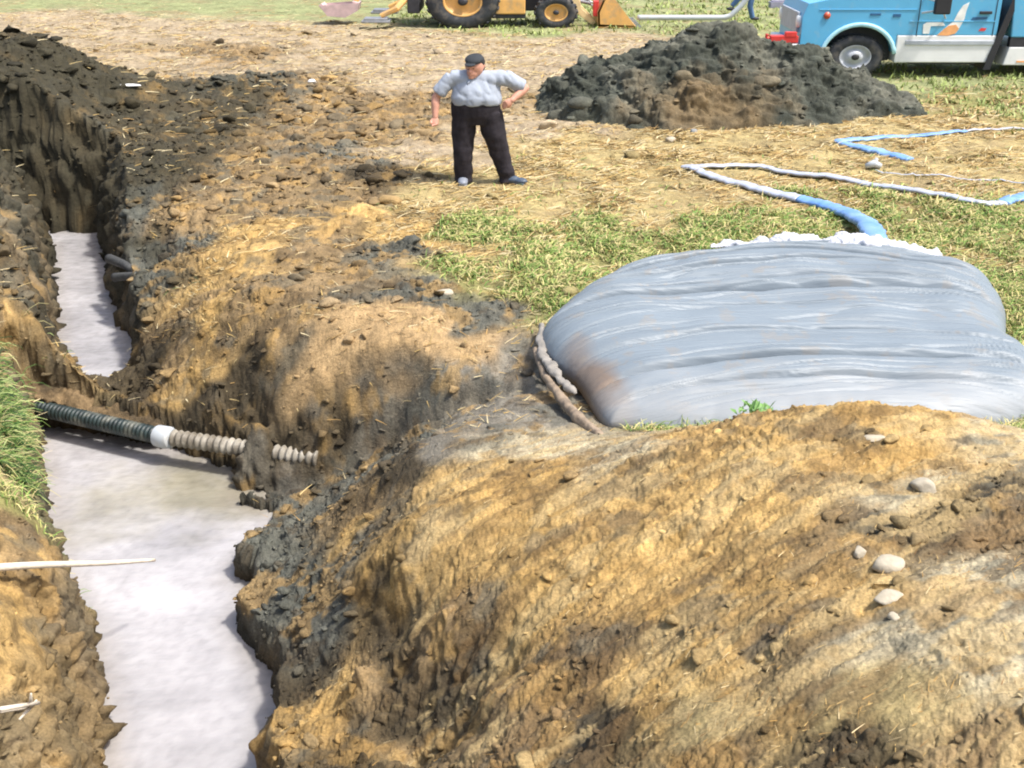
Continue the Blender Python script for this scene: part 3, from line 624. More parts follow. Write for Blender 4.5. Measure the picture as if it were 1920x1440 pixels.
# ------------------------------------------------------------------ hoses
def path3(pts,per=14,z0=0.0):
    P=[Vector(p) for p in pts]; out=[]
    for i in range(len(P)-1):
        a,b,c_,d_=P[max(i-1,0)],P[i],P[i+1],P[min(i+2,len(P)-1)]
        for k in range(per):
            t=k/per; out.append(.5*((2*b)+(-a+c_)*t+(2*a-5*b+4*c_-d_)*t*t+(-a+3*b-3*c_+d_)*t**3))
    out.append(P[-1]); return out
def hose(name,pix,rad,m_,parent=None,lift=.02,org=(0,0,0)):
    pts=path3([W(a,b,z) for a,b,z in pix])
    pts=[Vector((p.x,p.y,max(p.z,0)+max(ground_z(p.x,p.y),-.02)+lift))-Vector(org) for p in pts]
    n=len(pts); rl=[]
    for i in range(n):
        r=np.interp(i/(n-1),np.linspace(0,1,len(rad)),rad); wob=1+.10*math.sin(i*1.7)+.06*math.sin(i*.61)
        rl.append((r*wob,r*.42))
    mb=MB(); mb.tube(pts,rl,14,up=(0,0,1)); return mb.build(name,m_,parent,smooth=True)
o=thing('discharge_hose',W(1640,460,0)); og=o.location.copy()
hose('blue_hose_end',[(1645,462,.30),(1632,440,.22),(1600,415,.06),(1560,396,0),(1500,382,0)],[.12,.135,.125,.11],M['hose'],o,.05,og)
hose('pale_hose_run',[(1500,382,0),(1420,360,0),(1350,340,0),(1300,326,0),(1285,321,0),(1310,320,0),(1420,318,0),(1480,328,0),(1600,345,0),(1660,358,0),(1760,378,0),(1840,392,0),(1880,390,0)],[.11,.10,.09,.075,.065,.06,.065,.075,.075,.07,.07,.08],M['hosew'],o,.05,og)
hose('blue_hose_bend',[(1880,390,0),(1905,378,0),(1950,372,0),(2050,372,0),(2200,384,0),(2450,380,0)],[.09,.12,.12,.12],M['hose'],o,.05,og)
tag(o,'pale and blue flat hose bending back from the top of the grey filter bag','hose')
o=thing('flat_hose',W(1570,268,0)); og=o.location.copy()
hose('pale_hose_run',[(2400,228,0),(2200,238,0),(2000,240,0),(1900,246,0),(1810,251,0)],[.03,.035,.035],M['hosew'],o,.03,og)
hose('blue_hose_run',[(1810,251,0),(1760,256,0),(1680,262,0),(1600,268,0),(1572,271,0),(1590,277,0),(1630,286,0),(1670,297,0),(1705,306,0)],[.05,.06,.07,.08,.08,.09,.11,.11,.09],M['hose'],o,.03,og)
tag(o,'folded blue flat hose lying on straw behind the longer pale hose','hose')
o=hose('thin_cable',[(1640,322,0),(1680,332,0),(1760,336,0),(1860,342,0),(2000,352,0),(2350,340,0)],[.018,.018,.018],M['hosew'],None,.03); tag(o,'thin grey cable running to the right from the small white fitting','cable')
mb=MB(); c=W(1638,314,.03); mb.tube([c+Vector((-.12,0,.02)),c+Vector((.0,.0,.06)),c+Vector((.10,-.02,.02))],[.035,.06,.04],10); mb.tube([c+Vector((0,0,.03)),c+Vector((.03,0,.14))],[.03,.025],8)
o=mb.build('hose_fitting',M['pvc'],None,True,origin=c); tag(o,'small white hose coupling lying on the straw beside the folded blue hose','hose fitting')

# ------------------------------------------------------------------ corrugated pipe across the trench
def corr(mb,p0,p1,r,amp,pitch,n=20):
    p0,p1=Vector(p0),Vector(p1); L=(p1-p0).length; st=max(8,int(L/pitch*8)); pts=[p0.lerp(p1,i/st)+Vector((0,0,-.05*math.sin(math.pi*i/st)*0)) for i in range(st+1)]
    mb.tube(pts,[r+amp*math.cos(2*math.pi*i/8) for i in range(st+1)],n)
pA,pB,pC=W(60,762,-1.12),W(310,820,-1.12),W(575,838,-.99)
o=thing('drain_pipe',pB); ax=(pC-pB).normalized(); ax0=(pB-pA).normalized()
mb=MB(); corr(mb,pA-pB-ax0*.5,ax0*-.05,.082,.006,.05); mb.build('dark_pipe_section',M['darkpipe'],o,True)
mb=MB(); mb.tube([ax0*-.10,ax0*-.095,Vector((0,0,0)),ax*.06,ax*.075],[.085,.108,.112,.108,.085],24); mb.build('white_collar',M['pvc'],o,True,bevel=.004)
mb=MB(); corr(mb,ax*.10,pC-pB+ax*.12+Vector((0,0,-.12)),.074,.013,.07); mb.build('ribbed_pipe_section',mat('ribbed_pale_pipe',(.34,.31,.25),.6,0,.2,6,.006,25,dirt=((.12,.10,.07),.42,.85)),o,True)
tag(o,'ribbed drain pipe with a white collar crossing above the muddy trench water','pipe')

mb=MB(); sp=path3([W(a,b,z) for a,b,z in ((-60,712,-.88),(20,730,-.96),(90,744,-1.02),(150,760,-1.08),(220,782,-1.13),(300,808,-1.2))],5)
c0_=sp[len(sp)//2]; mb.tube([p+Vector((0,.10,.0)) for p in sp],[(.20,.055)]*len(sp),14,up=(0,0,1))
sh=remeshed(mb,'earth_shelf',SOIL,None,.022,2,lambda c:.05*fbm(c[:,0],c[:,1],c[:,2],2.9,3,.55,True)+.035*fbm(c[:,0],c[:,1],c[:,2],6.5,4,.6,True))
n_=len(sh.data.vertices); cs_=np.empty(n_*3); sh.data.vertices.foreach_get('co',cs_); cs_=cs_.reshape(-1,3)
k_=np.clip(.5+fbm(cs_[:,0],cs_[:,1],cs_[:,2],2.2,4,.6)*1.3,0,1)[:,None]; tcol=(lin((112,96,72))*k_+lin((176,148,108))*(1-k_))*K_ALB
at_=sh.data.color_attributes.new('tint','FLOAT_COLOR','POINT'); at_.data.foreach_set('color',np.concatenate([tcol,np.ones((n_,1))],1).astype(np.float32).ravel())
tag(sh,'overhanging shelf of brown earth above the drain pipe across the trench','earth shelf')

# ------------------------------------------------------------------ sticks, roots, stones, litter
a_,b_=W(-60,1062,-.52),W(285,1050,-.95)
a_=W(-80,1070,.06); b_=W(290,1050,-.72)
mb=MB(); pp=path3([a_,a_.lerp(b_,.35)+Vector((0,0,.01)),a_.lerp(b_,.7)+Vector((0,.01,-.01)),b_],6); mb.tube(pp,[.030-.017*i/(len(pp)-1) for i in range(len(pp))],8)
o=mb.build('stick',M['wood'],None,True,origin=a_); tag(o,'long bleached wooden stick reaching out over the water from the left bank','stick')
base=W(60,1340,-.15); mb=MB()
for px,py,z in ((62,1318,.0),(5,1352,-.05),(40,1366,-.15),(72,1330,-.1)): mb.tube([base+Vector((.0,0,.05)),W(px,py,z)+Vector((0,0,.06))],[.012,.006],6)
mb.tube([W(0,1330,.08),base+Vector((.05,0,.08))],[.014,.01],6)
o=mb.build('broken_twig',M['wood'],None,True,origin=base); tag(o,'pale splintered twig lying on the lower left bank','twig')
def root_(pix,r,label,m_=M['root'],name='tree_root'):
    P=path3([W(a,b,z) for a,b,z in pix],6); n=len(P); mb=MB(); mb.tube(P,[r*(1.2-.8*i/n) for i in range(n)],9)
    o=mb.build(name,m_,None,True,origin=P[0]); tag(o,label,'root'); return o
root_([(205,485,-.7),(240,500,-.6),(262,520,-.7),(255,550,-.9),(232,572,-1.15)],.055,'dark curved root hanging down the right wall of the far trench')
root_([(215,520,-.75),(260,516,-.62),(310,514,-.5),(352,512,-.35)],.05,'straight grey root poking from the far trench wall beside the curved root',M['root'])
def stone(px,py,z,r,label,m_='stone',name='stone',onsurf=True):
    c=W(px,py,z)
    for _ in range(6):
        zz=ground_z(c.x,c.y); c=W(px,py,zz+r[2]*.3)
    v,f=ico(3); V=v.copy()
    for _ in range(9):
        nn=RNG.normal(size=3); nn/=np.linalg.norm(nn); V-=np.maximum(V@nn-RNG.uniform(.6,.9),0)[:,None]*nn
    V=V*np.array(r)*(1+.06*perlin(V[:,0]*3,V[:,1]*3,V[:,2]*3))[:,None]
    o=put(name,V,f,M[m_]); o.location=c; o.rotation_euler=(0,0,random.random()*6 if r[0]/r[1]<1.4 else 0); tag(o,label,'stone' if name=='stone' else 'litter'); return o
stone(1666,1059,1,(.085,.06,.045),'large pale stone, upper of the two big stones on the foreground mound')
stone(1666,1121,1,(.075,.05,.032),'flat white stone just below the large pale stone on the mound')
stone(1613,1036,1,(.045,.035,.03),'small white stone left of the large pale stone on the mound')
stone(1676,1156,1,(.03,.025,.018),'tiny pale pebble below the flat white stone on the mound')
stone(1730,912,.9,(.08,.06,.05),'chunky pale rock above the dark soil patch on the mound')
stone(1640,822,.7,(.07,.04,.025),'long whitish stone near the crest of the mound below the bag')
stone(1262,232,0,(.19,.13,.10),'dark grey boulder at the left foot of the grey topsoil heap','stoneg')
stone(1300,247,0,(.09,.07,.05),'small stone right of the grey boulder at the heap foot','stoneg')
stone(1256,262,0,(.10,.08,.06),'pale stone in front of the grey boulder at the heap foot')
stone(832,549,0,(.10,.06,.05),'pale stone at the edge of the green grass near the trench spoil')
stone(585,153,.1,(.10,.07,.05),'small white litter scrap left of the standing man','dwhite','litter')
stone(240,160,.1,(.24,.06,.03),'white plastic scrap lying above the far trench corner','dwhite','litter')
for px,py,z,s_,lab in ((1430,770,.52,1.0,'small green weed growing at the near edge of the grey bag'),(1405,797,.5,.8,'low green weed on the mound crest just below the other weed')):
    c=W(px,py,z); c.z=max(ground_z(c.x,c.y),.05); mb=MB()
    for k in range(26):
        a=random.random()*6.28; L=random.uniform(.05,.13)*s_; h_=Vector((math.cos(a),math.sin(a),0)); sd_=Vector((-h_.y,h_.x,0)); e=random.uniform(.2,1.1)
        b0=c+Vector((random.gauss(0,.04),random.gauss(0,.03),random.uniform(0,.07))); tip=b0+h_*L*math.cos(e)+Vector((0,0,L*math.sin(e))); mid=b0.lerp(tip,.5)+Vector((0,0,.01)); mb.add([b0,mid+sd_*.018,tip,mid-sd_*.018],[(0,1,2,3)])
    o=mb.build('weed',M['weed'],None,origin=c); tag(o,lab,'weed')
mb=MB(); p_=path3([W(700,690,0),W(760,700,0)+Vector((0,0,.03)),W(735,712,0)],4)

# ------------------------------------------------------------------ man
def man():
    Y=15.42; g0=W(915,349,0); gz=max(ground_z(g0.x,Y),-.02)
    root=thing('person',(g0.x,Y,gz)); S=1/131.0   # metres per photo pixel sideways
    def q(px,py,dy=0): return Vector(((px-915)/135.5,dy,zat(py,Y)-0.0))
    zf=lambda py:zat(py,Y)
    b=MB()
    # neck + torso core + arms + hands + head : one body
    head=q(893,124,-.05)
    rot=Matrix.Rotation(math.radians(-6),3,'Y')@Matrix.Rotation(math.radians(14),3,'X')
    def hp(x_,y_,z_): return head+rot@Vector((x_,y_,z_))
    b.ball(head,(.118,.125,.145),20,14,rot); b.ball(hp(-.035,-.05,-.065),(.085,.085,.085),16,10,rot)
    b.ball(hp(-.07,-.125,-.015),(.024,.04,.028),10,8,rot); b.ball(hp(-.05,-.105,.035),(.075,.03,.018),10,8,rot)
    b.ball(hp(-.06,-.118,-.062),(.040,.022,.012),10,8,rot); b.ball(hp(-.06,-.105,-.105),(.045,.035,.03),10,8,rot)
    b.ball(hp(.122,.01,-.005),(.015,.032,.042),8,8,rot); b.ball(hp(-.118,.02,-.005),(.015,.032,.042),8,8,rot)
    b.tube([hp(0,.03,-.05),q(900,150,.01),q(900,165,.02)],[.085,.09,.11],14)
    b.tube([q(900,140,.02),q(898,160,.02),q(896,190,.0),q(894,215,.02)],[(.10,.08),(.24,.13),(.28,.18),(.27,.18)],18,up=(0,1,0))
    def arm(sh,el,wr,r):
        b.tube([sh,sh.lerp(el,.5),el],[r*1.25,r*1.1,r*.92],14); b.ball(el,r*.93,12,9); b.tube([el,el.lerp(wr,.3),wr],[r*.92,r*.98,r*.62],14); b.ball(wr,r*.63,10,8)
    # image-left arm, hangs away from the body, loose fist
    sL,eL,wL=q(848,146,.0),q(820,184,-.02),q(819,218,-.10); arm(sL,eL,wL,.062)
    def hand(w_,dir_,side,palm,curl,back):
        dir_=dir_.normalized(); side=side.normalized(); n_=dir_.cross(side).normalized()*back
        c_=w_+dir_*.05; 
        b.tube([w_,w_+dir_*.045,w_+dir_*.095],[(.036,.026),(.052,.028),(.05,.024)],12,up=tuple(n_))
        for k,(o_,L) in enumerate(((-.038,.072),(-.013,.082),(.012,.078),(.036,.062))):
            p=w_+dir_*.095+side*o_; a=p; e=0; pts=[w_+dir_*.07+side*o_*.9,p]; 
            for sgm in (.42,.32,.26):
                e+=curl*(1+.12*k); a=a+(dir_*math.cos(e)+n_*math.sin(e))*L*sgm*1.1; pts.append(a)
            b.tube(pts,[.013,.0125,.0115,.0105,.009],8)
        t0=w_+dir_*.03-side*.04; pts=[w_+dir_*.02-side*.02,t0,t0+(dir_*.7-side*.55+n_*.3).normalized()*.04,t0+(dir_*.95-side*.25+n_*.6).normalized()*.075]
        b.tube(pts,[.018,.017,.014,.011],8)
    hand(wL,(wL-eL)+Vector((0,-.02,0)),Vector((1,.2,.1)),1,.62,1)
    # image-right arm, hand on hip
    sR,eR,wR=q(948,146,.0),q(984,168,.05),q(960,187,-.10); arm(sR,eR,wR,.062)
    hand(wR,Vector((-.75,-.25,-.42)),Vector((-.3,.1,.95)),1,.45,1)
    body=remeshed(b,'body',M['skin'],root,.0075,3)
    # legs inside the trousers are covered: ankles only
    # shirt
    s=MB()
    s.tube([q(900,144,.03),q(899,148,.03),q(898,156,.02),q(896,172,-.01),q(895,186,-.02),q(895,196,-.02)],[(.10,.08),(.20,.11),(.30,.15),(.325,.19),(.345,.215),(.335,.205)],26,up=(0,1,0))
    s.ball(q(858,150,.01),(.12,.11,.085)); s.ball(q(940,150,.01),(.12,.11,.085))
    s.tube([sL+Vector((.02,0,0)),sL.lerp(eL,.45),sL.lerp(eL,.82)],[.10,.095,.10],16)
    s.tube([sR+Vector((-.02,0,0)),sR.lerp(eR,.5),sR.lerp(eR,.9)],[.10,.095,.095],16)
    s.tube([sL,q(872,149,.0),q(898,148,.01),q(924,149,.0),sR],[(.085,.085),(.11,.12),(.10,.12),(.11,.12),(.085,.085)],16,up=(0,1,0))
    def wr(c): return .008*fbm(c[:,0]*1.2,c[:,1]*1.2,c[:,2],5,3)+.018*np.abs(perlin(c[:,0]*9+c[:,2]*4,c[:,1]*3,c[:,2]*7))
    remeshed(s,'shirt',M['shirt'],root,.014,9,wr)
    for tp in ([q(887,141,-.12),q(880,148,-.17),q(878,155,-.17)],[q(905,141,-.10),q(910,149,-.16),q(906,156,-.18)]):
        cl=MB(); cl.tube([p+Vector((0,.035,-.03)) for p in tp],[(.02,.008),(.035,.010),(.01,.006)],8); cl.build('collar',M['shirt'],root,True)
    # belt, trousers
    bt=MB(); bt.tube([q(895,189.5,-.01),q(895,195,-.01)],[(.342,.212),(.342,.212)],30,up=(0,1,0)); bt.build('belt',M['black'],root,True,bevel=.004)
    t=MB()
    t.tube([q(895,191,-.01),q(894,200,-.01),q(894,215,.0),q(895,232,.01)],[(.335,.20),(.345,.205),(.35,.20),(.30,.17)],26,up=(0,1,0))
    t.tube([q(873,212,0),q(869,250,-.01),q(868,290,-.03),q(869,330,-.01),q(869,341,-.01)],[(.175,.175),(.17,.16),(.135,.13),(.12,.12),(.128,.14)],18,up=(0,1,0))
    t.tube([q(920,212,0),q(926,250,.0),q(938,290,.0),q(950,330,.02),q(953,341,.02)],[(.175,.175),(.165,.16),(.135,.13),(.12,.12),(.125,.14)],18,up=(0,1,0))
    def wt(c): 
        k=np.clip(1.15-c[:,2],0,1); return .016*perlin(c[:,0]*9,c[:,1]*7,c[:,2]*2.2)+.020*k*perlin(c[:,0]*4,c[:,1]*4,c[:,2]*9)
    remeshed(t,'trousers',M['trousers'],root,.014,4,wt)
    # shoes
    h=MB(); c=q(868,346,-.06); c.z=.055; h.ball(c,(.075,.15,.06)); h.ball(c+Vector((0,-.10,-.01)),(.07,.09,.048)); h.box(c+Vector((0,-.03,-.048)),(.12,.29,.02)); remeshed(h,'shoe',M['shoeg'],root,.008,2)
    h=MB(); c=q(958,350,0); c.z=.055; c.y=-.02; r2=Matrix.Rotation(math.radians(62),3,'Z')
    h.ball(c,(.085,.15,.06),rot=r2); h.ball(c+Vector((.13,-.06,-.008)),(.075,.11,.046),rot=r2); h.box(c+Vector((.05,-.03,-.046)),(.12,.33,.02),r2); remeshed(h,'shoe',M['shoe'],root,.008,2)
    # hair + cap
    hr=MB(); hr.ball(hp(.02,.035,.035),(.122,.118,.12),18,12,rot); hr.ball(hp(.07,.06,-.03),(.07,.075,.08),14,9,rot)
    remeshed(hr,'hair',M['hair'],root,.01,2,lambda c:.006*perlin(c[:,0]*30,c[:,1]*30,c[:,2]*30))
    cp_=MB(); cp_.ball(hp(.0,.0,.092),(.126,.135,.062),20,12,rot); cp_.ball(hp(-.05,-.10,.070),(.085,.075,.016),14,8,rot); cp_.ball(hp(.05,.05,.05),(.09,.09,.08),14,8,rot); remeshed(cp_,'cap',M['cap'],root,.009,2)
    for sx in (-.085,-.018):
        e=MB(); e.ball(hp(sx,-.117,.012),(.013,.01,.007),10,8,rot); e.build('eye',M['hair'],root,True)
    tag(root,'stocky man in white shirt and dark trousers with one hand on his hip','person')
man()

# ------------------------------------------------------------------ person walking behind (only the legs reach into the picture)
def walker():
    Y=34.0; root=thing('person',(xat(1402,30,Y),Y,0)); 
    def q(px,py,dy=0): return Vector((xat(px,py,Y)-root.location.x,dy,max(zat(py,Y),0)))
    hz=.92
    t=MB(); hip=Vector((.02,0,hz))
    t.tube([hip+Vector((0,0,.12)),hip+Vector((0,0,.0))],[(.20,.13),(.20,.14)],16,up=(0,1,0))
    t.tube([hip+Vector((.08,0,0)),q(1406,12,-.02),q(1411,34)],[.105,.085,.075],12); t.tube([hip+Vector((-.09,0,0)),q(1386,-4,0),q(1372,16,.02)+Vector((0,0,.06))],[.105,.085,.07],12)
    remeshed(t,'jeans',M['jean'],root,.02,2)
    b=MB(); b.tube([hip,hip+Vector((0,0,.3)),hip+Vector((0,0,.56))],[(.16,.11),(.17,.12),(.19,.11)],14,up=(0,1,0)); b.tube([hip+Vector((0,0,.5)),hip+Vector((0,0,.66))],.055,10); b.ball(hip+Vector((0,-.01,.76)),(.085,.1,.125))
    b.ball(hip+Vector((0,-.115,.75)),(.016,.02,.02))
    for s_ in (-1,1):
        sh=hip+Vector((s_*.2,0,.52)); el=sh+Vector((s_*.06,-.02,-.28)); wr=el+Vector((s_*-.02,-.12,-.22)); b.tube([sh,el,wr],[.05,.042,.03],10); b.ball(wr+Vector((0,-.02,-.05)),(.035,.025,.05))
        for k in range(4): b.tube([wr+Vector((-.025+.017*k,-.03,-.07)),wr+Vector((-.025+.017*k,-.05,-.12))],[.009,.007],6)
        b.tube([wr+Vector((-s_*.03,-.03,-.04)),wr+Vector((-s_*.05,-.05,-.07))],[.010,.008],6)
    remeshed(b,'body',M['skin'],root,.012,2)
    s=MB(); s.tube([hip+Vector((0,0,.05)),hip+Vector((0,0,.3)),hip+Vector((0,0,.56))],[(.2,.14),(.2,.15),(.21,.13)],14,up=(0,1,0)); 
    for s_ in(-1,1): s.tube([hip+Vector((s_*.18,0,.52)),hip+Vector((s_*.24,-.01,.32))],[.075,.07],10)
    remeshed(s,'shirt',M['shirt'],root,.02,2)
    h=MB(); h.ball(hip+Vector((0,.02,.80)),(.092,.105,.10)); h.build('hair',M['hair'],root,True)
    for p in (q(1413,38),q(1368,20,.02)):
        f=MB(); f.ball(p+Vector((.03,-.02,.05)),(.13,.06,.05)); f.build('shoe',M['black'],root,True)
    tag(root,'person in blue jeans walking beyond the dark soil heap, cropped by the top edge','person')
walker()
# white pipe lying behind the heap, its end raised
Yp=33.2; pts=[Vector((xat(px,py,Yp),Yp,max(zat(py,Yp),.06))) for px,py in ((1195,33),(1250,33),(1320,33),(1362,32),(1378,22),(1392,8),(1404,-8),(1412,-22))]
pts=path3(pts,6); mb=MB(); mb.tube(pts,.075,10); o=mb.build('white_hose',M['pvc'],None,True,origin=pts[0]); tag(o,'thick white hose on the far grass rising at its right end beside the walker','hose')
c=W(1460,15,0); mb=MB(); mb.box(c+Vector((0,0,.10)),(.62,.4,.2)); mb.box(c+Vector((0,0,.22)),(.50,.3,.04)); mb.tube([c+Vector((-.2,0,.24)),c+Vector((-.1,0,.33)),c+Vector((.1,0,.33)),c+Vector((.2,0,.24))],.014,8)
o=mb.build('tool_box',mat('box_grey',(.28,.27,.34),.6),None,bevel=.02,origin=c); tag(o,'small grey tool box on the far grass between walker and blue truck','tool box')

# ------------------------------------------------------------------ blue truck
def wheel(parent,c,R,sx,width,rimR,rimmat,hub='truck',lug=0):
    w_=thing('wheel',c); w_.parent=parent
    hw_=width/2; mb=MB()
    mb.lathe([(rimR*.98,-hw_*.8),(rimR*1.06,-hw_*.98),(R*.86,-hw_*1.05),(R*.965,-hw_*.82),(R,-hw_*.5),(R,hw_*.5),(R*.965,hw_*.82),(R*.86,hw_),(rimR,hw_*.9)],(0,0,0),56,sx)
    n=36 if not lug else lug
    for k in range(n):
        a=2*math.pi*k/n; 
        for sgn in(-1,1):
            rr=R+.006; tilt=.14 if lug else .04
            p0=Vector((math.cos(a)*rr*sx,-sgn*hw_*.95,math.sin(a)*rr)); p1=Vector((math.cos(a+tilt)*rr*sx,-sgn*hw_*.08,math.sin(a+tilt)*rr))
            mb.tube([p0*1,p1],(.03 if lug else .012),5)
    mb.build('tyre',M['rubber'],w_,True)
    mb=MB()
    if hub=='truck': prof=[(rimR,-hw_*.92),(rimR*.93,-hw_*.96),(rimR*.88,-hw_*.6),(rimR*.62,-hw_*.35),(rimR*.5,-hw_*.75),(rimR*.42,-hw_*1.0),(rimR*.1,-hw_*1.02),(0.001,-hw_*1.02)]
    else: prof=[(rimR,-hw_*.9),(rimR*.92,-hw_*.95),(rimR*.86,-hw_*.5),(rimR*.55,-hw_*.35),(rimR*.35,-hw_*.4),(0.001,-hw_*.4)]
    mb.lathe(prof,(0,0,0),48,sx); mb.lathe([(rimR,hw_*.8),(rimR*.9,hw_*.5),(.001,hw_*.4)],(0,0,0),32,sx)
    rm=mb.build('rim',rimmat,w_,True)
    mb=MB()
    mb.lathe([(rimR*.26,-hw_*(1.0 if hub=='truck' else .3)),(rimR*.24,-hw_*1.12),(rimR*.1,-hw_*1.16),(.001,-hw_*1.16)],(0,0,0),20,sx); mb.build('hub_cap',M['dark'],w_,True)
    return w_
def truck():
    Yt=24.4; x0=xat(1605,105,Yt); root=thing('pickup_truck',(x0,Yt,0)); m=Yt/F*1.0
    def X(px,py=80): return xat(px,py,Yt)-x0
    def Zt(py): return zat(py,Yt)
    wc=.435; top=1.62; zb=.33; zs=Zt(66)
    # side outline of the blue upper body (front at left), with arch
    def arch(cx,rx,rz,za,n=14,a0=180,a1=0): return [(cx+rx*math.cos(math.radians(a0+(a1-a0)*i/n)),za+rz*math.sin(math.radians(a0+(a1-a0)*i/n))) for i in range(n+1)]
    ax,az=X(1678)-X(1608),.68
    xf=X(1500); xb=X(1866)
    low=[(xf+.04,.52),(xf,.70),(xf-.0,1.25),(xf+.10,1.52),(xf+.5,1.60),(X(1712),1.68),(X(1712),1.70),(xb,1.72),(xb,zs)]
    ar=arch(.02,ax,.70,.40,20,0,180)   # right -> left
    pts=low+[(ar[0][0]+.0,zs)]+[p for p in ar if p[1]>.50]
    pts=[p for i,p in enumerate(pts) if not(i>8 and p[1]>zs and p[0]>ax+.0)]
    mb=MB(); mb.prism([(p[0],p[1]) for p in pts],0,2.0); mb.build('body',M['blue'],root,bevel=.035,seg=3)
    # wheel-arch lip, thickened
    mb=MB(); lip=[Vector((p[0],-.015,p[1])) for p in ar if p[1]>.46]; mb.tube(lip,[(.045,.02)]*len(lip),8,up=(0,1,0)); mb.build('arch_lip',mat('pale_blue_paint',(.42,.72,.82),.4),root,True)
    mb=MB(); mb.prism([(p[0]*.99,p[1]-.01) for p in arch(.02,ax,.70,.40,20,0,180)]+[(-ax*.98,.33),(ax*.98,.33)],.30,1.7); mb.build('wheel_well',M['dark'],root)
    # white rocker panel with grey strip
    xr=ax+.03
    mb=MB(); mb.prism([(xr,zb),(xr,zs-.004),(xb,zs-.004),(xb,zb)],-.01,2.01); mb.build('white_side_panel',M['white'],root,bevel=.02)
    mb=MB(); mb.box(((xr+xb)/2+.08,-.02,Zt(80)),(xb-xr-.2,.03,.09)); mb.build('side_moulding',M['trim'],root,bevel=.01)
    # body creases
    for zz,px0,px1 in ((Zt(18),1530,1712),(Zt(40),1700,1860)):
        mb=MB(); mb.box(((X(px0)+X(px1))/2,-.006,zz),(X(px1)-X(px0),.012,.02)); mb.build('body_crease',M['blue'],root,bevel=.005)
    # shut lines of the door
    mb=MB(); 
    for px in (1716,1858): mb.box((X(px),-.003,1.25-.1),(.014,.012,1.05))
    mb.box(((X(1716)+X(1858))/2,-.003,.62),(X(1858)-X(1716),.012,.014)); mb.build('door_gap',M['dark'],root)
    mb=MB(); mb.box((X(1838),-.035,1.34),(.26,.05,.06)); mb.build('door_handle',M['black'],root,bevel=.015)
    # hood, cab, glass above the frame
    mb=MB(); mb.prism([(X(1712),1.66),(X(1712)+.52,2.30),(X(1712)+.75,2.38),(xb-.1,2.38),(xb-.02,1.68)],.12,1.88); cab=mb.build('cab_roof',M['blue'],root,bevel=.05,seg=3)
    mb=MB(); mb.prism([(X(1712)+.16,1.76),(X(1712)+.57,2.24),(xb-.22,2.24),(xb-.16,1.76)],.105,.125); mb.build('side_window',M['glass'],cab)
    mb=MB(); mb.add([(X(1712)+.03,.25,1.74),(X(1712)+.03,1.75,1.74),(X(1712)+.50,1.68,2.30),(X(1712)+.50,.32,2.30),(X(1712)+.06,.25,1.74),(X(1712)+.06,1.75,1.74),(X(1712)+.53,1.68,2.30),(X(1712)+.53,.32,2.30)],[(0,1,2,3),(4,7,6,5),(0,3,7,4),(1,5,6,2),(0,4,5,1),(3,2,6,7)]); mb.build('windscreen',M['glass'],cab)
    # mirror
    mm=MB(); mm.box((X(1748),-.28,Zt(8)),(.34,.12,.34)); mi=mm.build('wing_mirror',M['black'],root,bevel=.03)
    for tp in ([(X(1720),-.02,Zt(24)),(X(1740),-.22,Zt(18))],[(X(1765),-.02,Zt(34)),(X(1752),-.24,Zt(20))],[(X(1722),-.02,Zt(-4)),(X(1742),-.25,Zt(2))]):
        mm=MB(); mm.tube(tp,.02,8); mm.build('bracket',M['trim'],mi)
    # lights, emblem bits
    mm=MB(); mm.tube([(X(1545),-.03,Zt(29)),(X(1545),.02,Zt(29))],.07,16); mm.build('side_marker_light',M['amber'],root,True)
    mm=MB(); mm.box((X(1635),-.006,Zt(27)),(.22,.012,.045)); mm.build('fender_badge',M['dnavy'],root)
    mm=MB(); mm.box((X(1675),-.006,Zt(29)),(.16,.012,.06)); mm.build('fender_badge',M['dnavy'],root)
    # bird emblem: white sweep, white block, orange body, small red mark
    def fl(pp,dy,name,m_):
        mb=MB(); mb.prism([(X(a,b_),Zt(b_)) for a,b_ in pp],-dy,.003); return mb.build(name,m_,root)
    fl([(1762,62),(1775,50),(1788,40),(1796,24),(1806,10),(1818,4),(1812,20),(1808,36),(1800,50),(1792,62)],.008,'door_emblem',M['dwhite'])
    fl([(1730,63),(1731,46),(1738,42),(1768,42),(1772,48),(1745,49),(1742,63)],.010,'door_emblem',M['dwhite'])
    fl([(1757,66),(1768,56),(1778,48),(1792,46),(1798,54),(1790,63),(1776,67)],.013,'door_emblem',M['orange'])
    fl([(1834,58),(1840,52),(1850,53),(1846,58)],.008,'door_emblem',M['red'])
    fl([(1820,38),(1824,32),(1852,32),(1850,36)],.008,'door_emblem',M['dnavy'])
    # front: grille, bumper, red tow hook
    mb=MB(); mb.box((xf-.02,1.0,1.12),(.06,1.5,.42)); mb.build('grille',M['trim'],root,bevel=.02)
    for yy in (.2,1.8):
        mb=MB(); mb.tube([(xf-.06,yy,1.14),(xf+.02,yy,1.14)],.12,20); mb.build('headlight',M['dwhite'],root,True)
    mb=MB(); mb.box((xf-.10,1.0,.60),(.2,2.04,.22)); mb.build('bumper',M['white'],root,bevel=.03)
    mb=MB(); mb.box((xf-.33,.10,.80),(.58,.20,.14)); mb.tube([(xf-.60,.1,.80),(xf-.70,.1,.82),(xf-.68,.1,.90)],.04,8); mb.box((xf-.20,.05,.90),(.24,.12,.10)); mb.build('red_tow_hook',M['red'],root,bevel=.02)
    mb=MB(); mb.box((xf+.13,.03,.44),(.24,.08,.16)); mb.build('front_valance',M['black'],root,bevel=.02)
    # chassis and underbody
    mb=MB(); 
    mb.box(((xf+xb)/2+1.5,1.0,.52),(xb-xf+3.2,1.1,.2)); mb.build('chassis',M['dark'],root)
